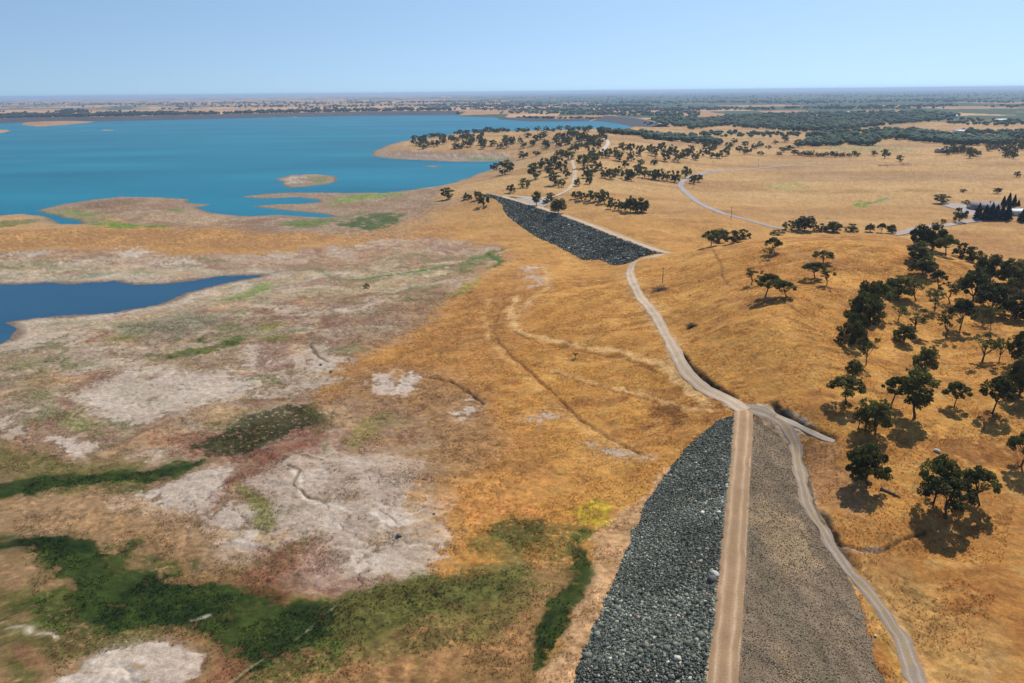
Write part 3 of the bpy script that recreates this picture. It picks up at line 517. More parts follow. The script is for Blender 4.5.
fill_mat = mat("embankment_fill", (1, 1, 1), 0.95, 0.25, 0.25, 0.3, 2.2, attr=True, spec=0.1, noise2=4, amt2=0.3)
def dam(name, label, P, hw, sl_face, sl_back, flip, nrock, rsz, step, backrgb, long_from=0):
    P = smooth_line(P, step); T = np.gradient(P, axis=0); T /= np.linalg.norm(T, axis=1)[:, None]; Nn = np.stack([-T[:, 1], T[:, 0]], 1) * (-1 if flip else 1)   # towards the rock face
    root = empty(name, (P[len(P) // 2][0], P[len(P) // 2][1], 0)); tag(root, label, "dam")
    def sheet(nm, offs, zf, cf, mt, jz=0):
        XX = P[:, 0:1] + Nn[:, 0:1] * offs[None]; YY = P[:, 1:2] + Nn[:, 1:2] * offs[None]; ZZ = np.tile(zf(offs)[None], (len(P), 1)) + jz * fbm(XX, YY, 2.5, 3, 431) - 0.04
        V = np.stack([XX, YY, ZZ], -1).reshape(-1, 3); k = len(offs); m = len(P)
        c = cf(XX.ravel(), YY.ravel()); ii, jj = np.meshgrid(np.arange(m - 1), np.arange(k - 1), indexing='ij'); i0 = (ii * k + jj).ravel()
        Fc = np.stack([i0, i0 + 1, i0 + k + 1, i0 + k], 1)
        o = mesh_np(nm, V - np.array([root.location.x, root.location.y, 0]), Fc, mt, root, np.clip(c, .01, .85), True); return o
    def cdark(x, y): return np.tile(alb(54, 54, 48), (len(x), 1)) * (1 + .4 * fbm(x, y, 3, 3, 441))[:, None]
    def cback(x, y):
        c = np.tile(alb(*backrgb), (len(x), 1)); c = lerp(c, sst(fbm(x * 1, y * .35, 5, 5, 442), 0, .4) * .45, alb(108, 100, 76)); c = lerp(c, sst(fbm(x, y * .5, 9, 4, 446), .1, .4) * .5, alb(176, 148, 108))
        return c * (1 + .12 * fbm(x, y, 14, 3, 444))[:, None]
    sheet("rock_face_base", np.linspace(hw, hw + 17 * sl_face, 60), lambda o: CREST - (o - hw) / sl_face - 0.1, cdark, fill_mat, 0.15)
    sheet("crest_surface", np.linspace(-hw, hw, 5), lambda o: np.full(o.shape, CREST), lambda x, y: np.tile(alb(176, 148, 118), (len(x), 1)) * (1 + .2 * fbm(x, y, 2, 3, 445))[:, None], fill_mat)
    sheet("gravel_face", np.linspace(-hw - 17 * sl_back, -hw, 150), lambda o: CREST - (-o - hw) / sl_back - 0.02, cback, fill_mat, 0.06)
    g = np.random.default_rng(5); L = len(P) - 1; s_ = g.uniform(0, L, nrock); i = s_.astype(int); f = (s_ - i)[:, None]; base = P[i] * (1 - f) + P[i + 1] * f; nn = Nn[i] * (1 - f) + Nn[i + 1] * f
    o_ = hw - 0.35 + g.uniform(0, 1, nrock) ** 1.02 * 17 * sl_face; p = base + nn * o_[:, None]; z = CREST - 0.05 - np.maximum(o_ - hw, 0) / sl_face
    k = (z > HG(p[:, 0], p[:, 1]) - 0.35) & (damz(p[:, 0], p[:, 1]) < z + 0.4); p = p[k]; z = z[k]; n_ = len(p)
    sz = rsz * .68 * (1 + .5 * fbm(p[:, 0], p[:, 1], 14, 3, 451))[:, None] * g.lognormal(0, 0.42, n_)[:, None] * np.stack([g.uniform(.8, 1.3, n_), g.uniform(.7, 1.1, n_), g.uniform(.5, .9, n_)], 1)
    V, Fc, nv = blobs(np.c_[p, z], sz, 0.34)
    tone = g.random(n_); c = np.where((tone < .55)[:, None], alb(90, 94, 84)[None], np.where((tone < .92)[:, None], alb(128, 130, 114)[None], alb(188, 184, 162)[None])); c = c * (g.uniform(.55, 1.35, n_) * (1 + .5 * fbm(p[:, 0], p[:, 1], 11, 4, 450)))[:, None]
    c = np.where((tone > .985)[:, None], alb(190, 160, 134)[None], c)
    o = mesh_np("riprap", V - np.array([root.location.x, root.location.y, 0]), Fc, rock_mat, root, np.clip(np.repeat(c, nv, 0), .01, .8)); tag(o, kind='stuff')
    if name == "embankment_dam":
        ng = 60000; s_ = g.uniform(3, L, ng); i = s_.astype(int); f = (s_ - i)[:, None]; base = P[i] * (1 - f) + P[i + 1] * f; nn = Nn[i] * (1 - f) + Nn[i + 1] * f; o_ = -hw - 0.3 - g.uniform(0, 1, ng) * 17 * sl_back; p = base + nn * o_[:, None]; z = CREST - (-o_ - hw) / sl_back
        k = (z > HG(p[:, 0], p[:, 1]) - .05) & (damz(p[:, 0], p[:, 1]) < z + .3); p = p[k]; z = z[k]; n_ = len(p); sz = .075 * g.lognormal(0, .35, (n_, 1)) * np.array([[1.2, 1, .8]]); V, Fc, nv = blobs(np.c_[p, z], sz, .2)
        c = np.where((g.random(n_) < .55)[:, None], alb(108, 96, 78)[None], alb(166, 152, 130)[None]) * g.uniform(.6, 1.2, n_)[:, None]
        o = mesh_np("gravel", V - np.array([root.location.x, root.location.y, 0]), Fc, rock_mat, root, np.clip(np.repeat(c, nv, 0), .01, .8)); tag(o, kind='stuff')
    return root
dam("embankment_dam", "near earth dam with dark rock face and long brown gravel back slope", DAM1, 2.9, 1.95, 2.2, False, 155000, 0.25, 1.2, (132, 114, 92))
dam("rock_dike", "far dike with dark rock face below the pale curved crest road", DAM2, 4.0, 1.9, 3.0, True, 42000, 0.6, 4, (186, 146, 92))
# ---------------------------------------------------------------- trees
leaf_cols = {}
def leaf_mat(name, c, hue=0.0):
    m = bpy.data.materials.new(name); m.use_nodes = True; t = m.node_tree; N = t.nodes; L = t.links; b = N["Principled BSDF"]; b.inputs["Roughness"].default_value = 0.75; b.inputs["Specular IOR Level"].default_value = 0.2
    a = N.new("ShaderNodeVertexColor"); a.layer_name = "Col"; oi = N.new("ShaderNodeObjectInfo"); mr = N.new("ShaderNodeMapRange"); mr.inputs[3].default_value = 0.65; mr.inputs[4].default_value = 1.6
    N["Principled BSDF"].inputs["Roughness"].default_value = .8; tl = N.new("ShaderNodeBsdfTranslucent"); mxs = N.new("ShaderNodeMixShader"); mxs.inputs[0].default_value = 0.22
    L.new(b.outputs[0], mxs.inputs[1]); L.new(tl.outputs[0], mxs.inputs[2]); L.new(mxs.outputs[0], N["Material Output"].inputs["Surface"])
    L.new(oi.outputs["Random"], mr.inputs[0]); v = N.new("ShaderNodeVectorMath"); v.operation = 'SCALE'; L.new(a.outputs[0], v.inputs[0]); L.new(mr.outputs[0], v.inputs["Scale"]); L.new(v.outputs[0], b.inputs["Base Color"]); L.new(v.outputs[0], tl.inputs[0])
    return m
LEAF = leaf_mat("oak_foliage", None); BARK = mat("bark", (0.07, 0.055, 0.04), 0.9, 3, 0.3)
def tube(path, rad, k=6):
    path = np.asarray(path, float); V = []; Fc = []
    for i, p in enumerate(path):
        d = path[min(i + 1, len(path) - 1)] - path[max(i - 1, 0)]; d /= np.linalg.norm(d) + 1e-9; a = np.cross(d, (0.3, 1, 0.2)); a /= np.linalg.norm(a); b = np.cross(d, a)
        for j in range(k): t = j * 2 * math.pi / k; V.append(p + rad[i] * (a * math.cos(t) + b * math.sin(t)))
    for i in range(len(path) - 1):
        for j in range(k): Fc.append((i * k + j, i * k + (j + 1) % k, (i + 1) * k + (j + 1) % k, (i + 1) * k + j))
    return V, Fc
class Acc:
    def __init__(s): s.V = []; s.F = []; s.n = 0
    def add(s, V, Fc): s.V.append(np.asarray(V, float)); s.F.append(np.asarray(Fc) + s.n); s.n += len(V)
    def mesh(s, name, m, smooth=False, cols=None): return mesh_np(name, np.concatenate(s.V), np.concatenate(s.F), m, cols=cols, smooth=smooth, link=False)
def quads(pos, size, g, up=0.3):
    n_ = len(pos); d = g.normal(size=(n_, 3)); d[:, 2] = np.abs(d[:, 2]) * 1.0 + up; d /= np.linalg.norm(d, axis=1)[:, None]; a = np.cross(d, g.normal(size=(n_, 3))); a /= np.linalg.norm(a, axis=1)[:, None]; b = np.cross(d, a)
    s_ = (size * g.uniform(.6, 1.3, n_))[:, None]; V = np.stack([pos - a * s_, pos + b * s_ * .7, pos + a * s_, pos - b * s_ * .7], 1).reshape(-1, 3); i0 = np.arange(n_) * 4
    return V, np.stack([i0, i0 + 1, i0 + 2, i0 + 3], 1)
def oak_meshes(seed, ncl=26, nleaf=95, leaf=0.034, wide=1.0, low=0.30, kind='round', trunk=0.03):
    # unit tree: height 1, crown width about `wide`
    g = np.random.default_rng(seed); tr = Acc(); fork = low * g.uniform(.55, .8); lean = g.normal(size=2) * 0.05
    p0 = np.array([0, 0, -0.03]); p1 = np.array([lean[0] * .5, lean[1] * .5, fork * .5]); p2 = np.array([lean[0], lean[1], fork])
    V, Fc = tube([p0, p1, p2], [trunk * 1.3, trunk, trunk * .9]); tr.add(V, Fc)
    cl = []
    ncl = int(ncl * (1.55 if ncl > 23 else 1.2)); nleaf = int(nleaf * .72)
    for i in range(ncl):
        a = g.uniform(0, 6.28)
        if kind == 'umbrella': rr_ = math.sqrt(g.random()) * .46; zt = .84 - .28 * (rr_ / .46) ** 2 + g.uniform(-.10, .04)
        elif kind == 'tall': rr_ = math.sqrt(g.random()) * .40; zt = g.uniform(low, .92); rr_ *= math.sin(min(max((zt - low) / (1 - low), .05), .95) * math.pi) ** .5
        elif kind == 'sparse': rr_ = math.sqrt(g.random()) * .46; zt = g.uniform(low + .08, .90)
        else: rr_ = math.sqrt(g.random()) * .44; zt = low + (0.86 - low) * (g.random() ** .7) * math.sqrt(max(1 - (rr_ / .5) ** 2, .1))
        c = np.array([math.cos(a) * rr_ * wide + lean[0], math.sin(a) * rr_ * wide + lean[1], zt]); r_ = g.uniform(.065, .14) * (wide ** .5) * (0.72 if kind == 'sparse' else .85 if kind == 'umbrella' else .92); cl.append((c, r_))
    for c, r_ in cl[:9]:
        mid = (p2 + c) / 2 + g.normal(size=3) * .025; mid[2] -= .02; V, Fc = tube([p2, mid, c], [trunk * .6, trunk * .38, trunk * .15], 5); tr.add(V, Fc)
    P = []; Cc = []
    base = np.array([0.105, 0.108, 0.022])
    for c, r_ in cl:
        d = g.normal(size=(nleaf, 3)); d /= np.linalg.norm(d, axis=1)[:, None]; rad = r_ * (0.45 + 0.6 * g.random(nleaf)[:, None] ** .6); q = c + d * rad * np.array([1.15, 1.15, .75]); P.append(q)
        tone = g.uniform(.6, 1.35); hue = g.uniform(-.012, .016); Cc.append(np.clip((base + np.array([hue, 0, 0]))[None] * tone * g.uniform(.7, 1.3, (nleaf, 1)), .008, .3))
    P = np.concatenate(P); Cc = np.concatenate(Cc); V, Fc = quads(P, leaf * np.ones(len(P)), g); ca = Acc(); ca.add(V, Fc)
    zmax = V[:, 2].max()
    for A_ in (tr, ca): A_.V = [v * np.array([1, 1, 1 / zmax]) for v in A_.V]
    wmax = np.percentile(np.abs(V[:, :2]), 98) * 2
    for A_ in (tr, ca): A_.V = [v * np.array([1 / wmax, 1 / wmax, 1]) for v in A_.V]
    return tr.mesh("trunk", BARK, True), ca.mesh("crown", LEAF, False, np.repeat(Cc, 4, 0))
PROTO = {
 'r': [oak_meshes(1, 36, 150, .030, 1.1, .18), oak_meshes(2, 40, 140, .030, 1.0, .15), oak_meshes(3, 34, 150, .032, 1.2, .2)],
 'u': [oak_meshes(4, 28, 150, .028, 1.0, .42, 'umbrella', .026), oak_meshes(5, 30, 140, .028, 1.1, .4, 'umbrella', .024), oak_meshes(6, 26, 150, .03, 1.0, .42, 'umbrella', .024)],
 's': [oak_meshes(7, 18, 60, .028, .8, .35, 'sparse', .022), oak_meshes(8, 22, 55, .028, .9, .35, 'sparse', .022)],
 't': [oak_meshes(9, 28, 90, .028, .7, .22, 'tall', .024), oak_meshes(10, 30, 80, .028, .7, .25, 'tall', .022)],
 'b': [oak_meshes(11, 24, 100, .04, 1.4, .05, 'round', .02), oak_meshes(12, 24, 90, .04, 1.5, .05, 'round', .02)],
 'f': [oak_meshes(20 + i, 22, 55, .055, 1.0 + .06 * i, .12 + .03 * (i % 2), ['round', 'round', 'round', 'tall'][i % 4], .028) for i in range(6)],
}
def cyp_meshes(seed):
    g = np.random.default_rng(seed); n_ = 2600; z = g.random(n_) ** .9; r_ = .48 * (1 - z) ** .75 * (0.55 + .5 * g.random(n_)) * (1 + .25 * np.sin(z * 40 + seed)); a = g.uniform(0, 6.28, n_)
    P = np.stack([r_ * np.cos(a), r_ * np.sin(a), .06 + z * .92], 1); V, Fc = quads(P, np.full(n_, .07), g, 0); ca = Acc(); ca.add(V * np.array([1, 1, 1]), Fc); c = np.array([.022, .034, .018]) * g.uniform(.6, 1.4, (n_, 1))
    tr = Acc(); V, Fc = tube([(0, 0, -.02), (0, 0, .5), (0, 0, .9)], [.05, .035, .01]); tr.add(V, Fc); return tr.mesh("trunk", BARK, True), ca.mesh("crown", LEAF, False, np.repeat(c, 4, 0))
PROTO['c'] = [cyp_meshes(31), cyp_meshes(32)]
trng = random.Random(5)
def plant(name, x, y, z, h, w, kind, label, cat, group=None, rz=None):
    tm, cm = trng.choice(PROTO[kind]) if kind not in ('r1',) else PROTO['r'][0]
    root = empty(name, (x, y, z), trng.uniform(0, 6.28) if rz is None else rz, (w, w, h)); tag(root, label, cat, group)
    for nm, me in (("trunk", tm), ("crown", cm)):
        o = bpy.data.objects.new(nm, me); C.objects.link(o); o.parent = root
    return root
def trees(rows, name="oak_tree", cat="tree", group=None, label=None, hk=1.0):
    a = np.array([r[:4] for r in rows], float); x, y = hit(a[:, 0], a[:, 1]); z = HD(x, y)
    for r, xx, yy, zz in zip(rows, x, y, z):
        D = math.sqrt(xx * xx + yy * yy + (CAMZ - zz) ** 2); dep_ = D * 1.0; cs = math.hypot(xx, yy) / D
        off = math.hypot((r[0] - CX), (r[1] - CY)) / F; dep_ = D / math.sqrt(1 + off * off)
        h = r[2] * dep_ / F / max(cs, .5) * hk; w = r[3] * dep_ / F
        plant(name if r[4] != 'b' else 'shrub', xx, yy, zz - 0.1, h, w, r[4] if D < 720 or r[4] in 'cb' else 'f', r[5] if len(r) > 5 else label, cat if r[4] != 'b' else 'shrub', group)
near = [
 (933, 504, 48, 39, 'u', "umbrella-crowned oak at the upper left of the lone three-oak clump above the dam"),
 (946, 519, 42, 44, 'u', "front oak of the lone three-oak clump, its broad crown over a forked trunk"),
 (980, 505, 39, 39, 'u', "rightmost oak of the lone three-oak clump with a leaning bare trunk"),
 (869, 484, 42, 42, 'r', "dense dark round oak on the slope just above the fallen log"),
 (846, 404, 28, 30, 'u', "flat-topped oak above the pair of oaks near the end of the side track"),
 (891, 405, 29, 25, 'u', "neat oak with a clean trunk left of the tall shaggy oak on the slope"),
 (924, 375, 29, 23, 'r', "small round oak just upslope of the tall shaggy oak"),
 (915, 418, 51, 33, 't', "tall shaggy oak standing mid slope, taller than those around it"),
 (954, 407, 26, 22, 'u', "small solitary oak right of the tall shaggy oak with its shadow below"),
 (992, 414, 38, 34, 'u', "wide low-branched oak on the slope beside the dead stump"),
 (866, 365, 29, 17, 's', "thin leaning oak with a sparse top below the big dark stand"),
 (852, 377, 18, 15, 'r', "little dark oak at the foot of the thin leaning oak"),
 (864, 431, 34, 27, 's', "open-branched oak, left of the pair by the side track"),
 (875, 434, 34, 29, 'r', "fuller oak, right of the pair by the side track"),
 (858, 428, 22, 18, 's', "low scrubby oak tucked left of the pair by the side track"),
 (982, 362, 29, 27, 's', "sparse oak with thin trunks below the ridge trees, left one of two"),
 (999, 361, 23, 15, 's', "slender oak next to the sparse thin-trunked oak"),
 (1018, 398, 42, 31, 'r', "large dark oak near the frame edge above the wide low oak"),
 (1020, 366, 37, 28, 'r', "dark oak high on the slope at the right edge of the photo"),
 (1021, 466, 36, 30, 'u', "lone oak cut by the right edge, upslope of the three-oak clump"),
 (867, 318, 38, 26, 'r', "top left oak of the big dark stand on the hill face"),
 (880, 316, 36, 28, 'u', "top right oak of the big dark stand on the hill face"),
 (860, 334, 42, 34, 'r', "broad oak in the middle of the big dark stand on the hill face"),
 (851, 344, 32, 28, 'b', "dark leafy thicket at the foot of the big stand on the hill face"),
 (917, 247, 23, 20, 'r', "leftmost oak on the ridge crest where the hill drops to the farm"),
 (932, 250, 27, 24, 'r', "tallest oak on the ridge crest in front of the farm drive"),
 (946, 256, 22, 20, 'u', "oak on the ridge crest right of the tallest crest oak"),
 (917, 262, 21, 25, 'r', "dark oak stacked just below the leftmost crest oak"),
 (920, 276, 20, 26, 'r', "lowest of the dark oaks stacked under the crest oaks"),
 (939, 289, 20, 17, 'u', "small oak in the gap below the crest oaks"),
 (898, 297, 23, 26, 'r', "oak at the left end of the middle row on the wooded slope"),
 (916, 301, 25, 24, 's', "pale green thin oak in the middle row on the wooded slope"),
 (950, 304, 23, 24, 's', "thin oak right of the small oak in the slope gap"),
 (935, 310, 18, 18, 's', "short thin oak between the middle and lower rows on the wooded slope"),
 (973, 300, 35, 30, 'r', "large oak in the thick of the wooded slope below the crest shrubs"),
 (990, 281, 28, 27, 'r', "round oak on the crest, left of two beside the plain"),
 (1008, 285, 27, 25, 'r', "round oak on the crest, right of two beside the plain"),
 (1021, 292, 26, 22, 'r', "crest oak cut by the right edge of the photo"),
 (991, 313, 31, 34, 'r', "broad dark oak right of centre on the wooded slope"),
 (1015, 319, 27, 28, 'r', "dark oak low on the wooded slope near the right edge"),
 (960, 329, 32, 27, 'u', "oak with a visible trunk at the foot of the wooded slope"),
 (946, 337, 27, 24, 's', "scrubby oak left of the visible-trunk oak at the slope foot"),
 (915, 331, 25, 28, 's', "airy wide oak at the lower left of the wooded slope"),
 (904, 343, 19, 21, 'r', "small dark oak lowest on the left of the wooded slope"),
 (898, 321, 16, 14, 's', "nearly bare little oak left of the airy wide oak"),
 (981, 323, 19, 17, 's', "short oak between the broad dark oak and the slope foot"),
 (991, 330, 27, 15, 's', "narrow leaning oak on open grass under the broad dark oak"),
 (960, 257, 15, 17, 'b', "leftmost shrub of the line of crest shrubs above the plain"),
 (968, 260, 15, 16, 'b', "middle shrub of the line of crest shrubs above the plain"),
 (977, 263, 13, 14, 'b', "rightmost shrub of the line of crest shrubs above the plain"),
 (711, 246, 16, 18, 'u', "open oak at the left end of the small grove on the hill brow"),
 (719, 244, 15, 20, 'r', "second oak from the left in the small grove on the hill brow"),
 (732, 243, 13, 20, 'b', "low bushy oak, third in the small grove on the hill brow"),
 (743, 240, 11, 16, 'b', "low bushy oak at the right end of the small grove on the hill brow"),
 (775, 253, 16, 17, 'u', "oak on the upper hillside above the trio with long shadows"),
 (769, 259, 12, 12, 's', "small oak just downslope of the upper hillside oak"),
 (751, 284, 17, 19, 's', "left oak of the hillside trio casting long shadows"),
 (765, 297, 24, 25, 'u', "middle and largest oak of the hillside trio casting long shadows"),
 (787, 297, 17, 23, 'u', "right oak of the hillside trio, its crown leaning right"),
 (823, 263, 13, 20, 'u', "top oak of the stacked trio left of the ridge"),
 (815, 279, 17, 22, 'u', "lower left oak of the stacked trio left of the ridge"),
 (827, 285, 18, 18, 's', "lower right oak of the stacked trio left of the ridge"),
 (776, 234.5, 5, 14, 'b', "flat low shrub on the brow below the end of the paved road"),
 (790, 230, 10, 14, 'b', "bushy shrub touching the left side of the big brow oak"),
 (804, 231, 15, 22, 'r', "big dark oak on the brow where the paved road disappears"),
 (819, 231, 8, 12, 'b', "low shrub between the two dark brow oaks"),
 (834, 232, 11, 17, 'r', "second dark round oak on the brow right of the paved road"),
 (851, 231.5, 8, 13, 'b', "low spreading shrub right of the second brow oak"),
 (871, 232, 9, 10, 'r', "left oak of the short row on the brow near the farm drive"),
 (881, 232.5, 10, 10, 'u', "middle oak of the short row on the brow near the farm drive"),
 (891, 233, 9, 9, 'r', "right oak of the short row on the brow near the farm drive"),
 (448, 199, 12, 14, 'r', "round lakeside oak alone left of the dike end"),
 (466, 199.5, 7, 11, 'r', "small low oak second from the left by the dike end"),
 (478, 199.5, 9, 10, 'r', "oak just behind the low oak at the dike end"),
 (484, 206, 12, 12, 'u', "oak nearest the rock at the dike end with shadow below"),
 (494, 171, 8, 8, 'r', "small oak at the water's edge on the hill shoulder"),
 (505, 174.5, 15, 16, 'r', "large oak on the hill shoulder above the bay"),
 (510, 193, 9, 10, 's', "thin oak just above the dike's far end"),
 (536, 205.5, 14, 10, 't', "upright dark oak beside the gravel lot behind the dike"),
 (558, 213.5, 15, 17, 'r', "round dark oak hard against the dike crest road"),
 (523, 159, 8, 10, 'r', "left of two round oaks on the saddle above the bay"),
 (537, 156, 5, 8, 'r', "right of two round oaks on the saddle above the bay"),
 (524, 188, 10, 11, 'b', "dark thicket on the slope above the gravel lot"),
 (942, 203.5, 10, 15, 'r', "boxy dark tree at the corner of the farm yard"),
 (959, 222.5, 15, 13, 'r', "tall tree between the farm yard and the drive"),
 (943, 223.5, 5, 6, 'r', "little round tree on the verge of the farm drive"),
 (964, 192.5, 3.5, 7, 'r', "low lone bush on the plain behind the farm"),
 (997, 193.5, 6, 8, 'r', "solitary round tree on the plain right behind the farm"),
 (1016, 177, 6, 7, 'r', "solitary tree far out on the plain at the right edge"),
 (885, 158.5, 9.5, 9, 'r', "tall round tree at the end of the valley tree row"),
 (900, 161.5, 7, 7.5, 'r', "round isolated tree in front of the valley tree row"),
 (874, 156, 5.5, 6, 'r', "small tree left of the tall round one past the valley row"),
 (694, 184, 9, 10, 'r', "lone tree at the tightest bend of the paved road"),
 (631, 212.5, 17, 14, 'r', "left twin of the large dark oaks below the central grove"),
 (641, 212.5, 15, 14, 'r', "right twin of the large dark oaks below the central grove"),
 (967, 204, 4, 9, 'b', "garden bush at the back of the farm yard"),
 (367, 288, 5, 7, 'b', "lone dark bush on the dry lakebed beside the green line"),
 (575, 358, 6, 7, 's', "small twiggy bush on the grass between the two tracks"),
 (691, 328, 3, 5, 'b', "tiny dark bush close to the hillside dirt road"),
]
trees(near)
g_c = [(x, y) for x, y in []]
central = """535,179,17,14 545.7,170,12,14 553,168,13,13 562,172,14,14 568,160,12,14 560,158,9,12 575,152,9,11 583,168,14,13 594,165,13,13 590,157,10,12 585,178,12,11 590,184,10,9 592,175,9,10 555,185,13,12 550,176,9,9 561,187,8,8 567,178,8,8 578,186,9,7 580,141,8,9 590,144,9,10 597,149,9,9 602,158,9,9
551,201,9,9 546,203,5,7 575,199,8,9 582,200,9,10 590,201,11,12 598,201,9,9 605,203,14,13 612,205,8,8 618,210,11,11 610,209,7,8 625,211,9,9 636,213,9,10 605,178,11,10 612,179,11,10 618,175,9,9 626,179,10,12 632,181,12,13 638,174,10,10 645,178,11,10 652,179,10,11 660,180.5,12,12 667,181,10,10 674,182,12,11 685,178,12,11 698,182,8,10
608,158,10,9 614,156,9,9 619,161,10,9 623,151,9,9 630,153,10,9 632,161,10,9 641,156,11,10 649,153,9,8 655,156,10,10 661,151,9,10 665,161,12,11 672,155,11,11 678,162,12,11 684,158,9,10 690,154,9,10 696,160,9,9 703,156,8,9 709,153,7,9 715,150,8,9 720,158,8,8 725,156,10,9 734,144,6,7 740,152,6,8 747,154,7,9 754,149,6,8 760,147,6,7 761,155,4,7 768,149,4,6 775,144,4,6 784,142,8,8 784,152,5,11 778,155,3.5,7 797,147,8,8 729,149,7,8 745,147,6,7 655,165,7,8 640,166,7,7 600,170,9,8 625,168,8,8 790,150,5,9 705,148,7,9 712,158,6,8""".split()
rows = [tuple(float(v) for v in c.split(',')) + ('f',) for c in central]
for test, gr, lb in ((lambda r: r[1] > 196, "oaks in the front row behind the dike", "oak in the front row on the grass behind the far dike"), (lambda r: r[0] < 600, "oaks by the hilltop track", "oak in the grove round the winding hilltop track above the far dike"),
                     (lambda r: r[1] >= 170, "oaks in the middle row", "oak in the middle row ending at the bend of the paved road"), (lambda r: True, "oaks in the rear rows", "oak in the rear rows between the hilltop saddle and the valley row")):
    sel = [r for r in rows if test(r)]; rows = [r for r in rows if not test(r)]; trees(sel, group=gr, label=lb)
def in_poly(s, n, seed, wgt=None):
    P = np.array(pts(s)); g = np.random.default_rng(seed); out = []
    while len(out) < n:
        q = g.uniform(P.min(0), P.max(0), (400, 2)); k = sdf(P, q[:, 0], q[:, 1]) > 0; out += [tuple(v) for v in q[k]]
    return out[:n]
gg = random.Random(9)
rows = [(x, y, gg.uniform(4.5, 7.5), gg.uniform(5, 9), 'f') for x, y in in_poly("406,147 415,142 450,138 500,136 560,135 598,130 606,140 590,150 560,149 520,149 450,149 420,150", 92, 4)]
trees(rows, group="oaks on the peninsula", label="oak dotted over the golden peninsula jutting into the lake")
rg = []
for x_ in (414, 419, 424, 431, 434, 438, 441, 457, 460, 466, 474, 477, 484, 488, 491, 495, 499, 503, 508, 518, 524, 527, 538, 546, 553, 560, 568, 574, 579, 584, 590):
    ys = np.arange(122, 150, .5); a_, b_ = hit(np.full(len(ys), x_), ys, False); kk_ = np.where((np.hypot(a_, b_) < 2150) & (lake_d(a_, b_) < -8))[0]
    if len(kk_): rg.append((x_, ys[kk_[0]] + gg.uniform(.4, 1.2), gg.uniform(3.6, 6), gg.uniform(5, 8), 'f'))
trees(rg, group="oaks along the peninsula skyline", label="small oak standing on the peninsula ridge against the lake")
rows = [(x, y, gg.uniform(4, 6.5), gg.uniform(5, 8), 'f') for x, y in [(794 + i * 4.6, 155 + 3.0 * math.sin(i * .25) * 0.3 + i * .15) for i in range(15)]]
trees(rows, group="trees of the valley row", label="tree in the straight row across the valley plain beyond the paved road")
rows = [(x, y, gg.uniform(6, 11), gg.uniform(6, 10), 'f') for x, y in in_poly("940,156 950,150 962,151 975,154 975,159 955,160", 9, 6)]
trees(rows, group="trees round the plain barn", label="tree clustered round the pale barn on the plain")
rows = [(x, y, gg.uniform(6, 9), gg.uniform(5, 8), 'f') for x, y in in_poly("985,146 1024,142 1030,158 1010,159 990,154", 20, 7)]
trees(rows, group="trees at the right of the plain", label="tree in the open wood on the plain right of the pale barn")
rows = [(1003, 206, 10, 5), (1008, 206.5, 13.5, 6), (1013.5, 206.5, 12, 5), (1018, 206, 6, 4), (977.4, 219.5, 16, 8), (984.7, 220, 15, 8), (990.5, 220, 17, 8), (995.7, 220, 15, 8), (1001, 220, 15, 8), (1007, 220, 17, 8), (1022, 222, 14, 9)]
trees([r + ('c',) for r in rows], "conifer_tree", "conifer", "conifers at the farm", "dark pointed conifer in the row screening the farm buildings")
# ---------------------------------------------------------------- far woods: one mass of small crowns
def wood(name, specs, seed, col0, label):
    g = np.random.default_rng(seed); PP = []; SS = []
    for s, n_, hh in specs:
        q = np.array(in_poly(s, n_, seed + len(PP))); x, y = hit(q[:, 0], q[:, 1]); z = HG(x, y); ok = (lake_d(x, y) < -5) & (np.hypot(x, y) < 19000)
        if name == 'far_shore_trees': ok &= fbm(x * .45, y * .9, 330, 4, 480) > (0.0 if hh < 19 else -.12)
        x, y, z = x[ok], y[ok], z[ok]; h = hh * g.uniform(.7, 1.3, len(x)); w = h * g.uniform(.45, .75, len(x)); PP.append(np.stack([x, y, z + h * .5], 1)); SS.append(np.stack([w, w, h * .5], 1))
    P = np.concatenate(PP); Sz = np.concatenate(SS)
    # each crown: three overlapping lumps
    Pn = np.concatenate([P + Sz * g.normal(size=P.shape) * .45 * np.array([1, 1, .3]) for _ in range(3)]); Sn = np.concatenate([Sz * g.uniform(.5, .8, (len(P), 1)) for _ in range(3)])
    V, Fc, nv = blobs(Pn, Sn, .22, 1, seed); c = np.array(col0)[None] * g.uniform(.6, 1.4, (len(Pn), 1))
    o = mesh_np(name, V, Fc, LEAF, cols=np.repeat(c, nv, 0)); tag(o, label, kind='stuff'); return o
dkg = (0.034, 0.046, 0.022); mdg = (0.045, 0.07, 0.03)
wood("far_shore_trees", [("-20,119 60,118.3 200,115.5 320,112.8 450,111 450,109.3 320,111 200,113 60,115.5 -20,116", 760, 20), ("-20,116 60,115.5 200,113 320,111 450,109.3 450,107.5 200,110 -20,113", 90, 16), ("60,114 90,113.5 90,112 60,112.5", 20, 26), ("-20,108 450,106 450,104 -20,105", 120, 16), ("-20,105.5 200,105 450,103 450,101 200,102.5 -20,103.5", 900, 17), ("150,110 450,108 600,108 600,101 450,101 200,104", 1000, 15), ("200,99 700,99 1024,96 1024,91 700,92 200,96", 3200, 16), ("-20,101 200,100 200,97.5 -20,98", 160, 13), ("450,110 600,112 640,110 640,101 450,101", 800, 13), ("600,112 800,110 1024,108 1024,98 800,98 600,100", 2400, 14), ("505,118.4 560,119.6 600,119.6 600,118.4 520,117.5", 60, 9)], 40, dkg, "scattered dark trees and hedgerows on the hazy plain beyond the lake")
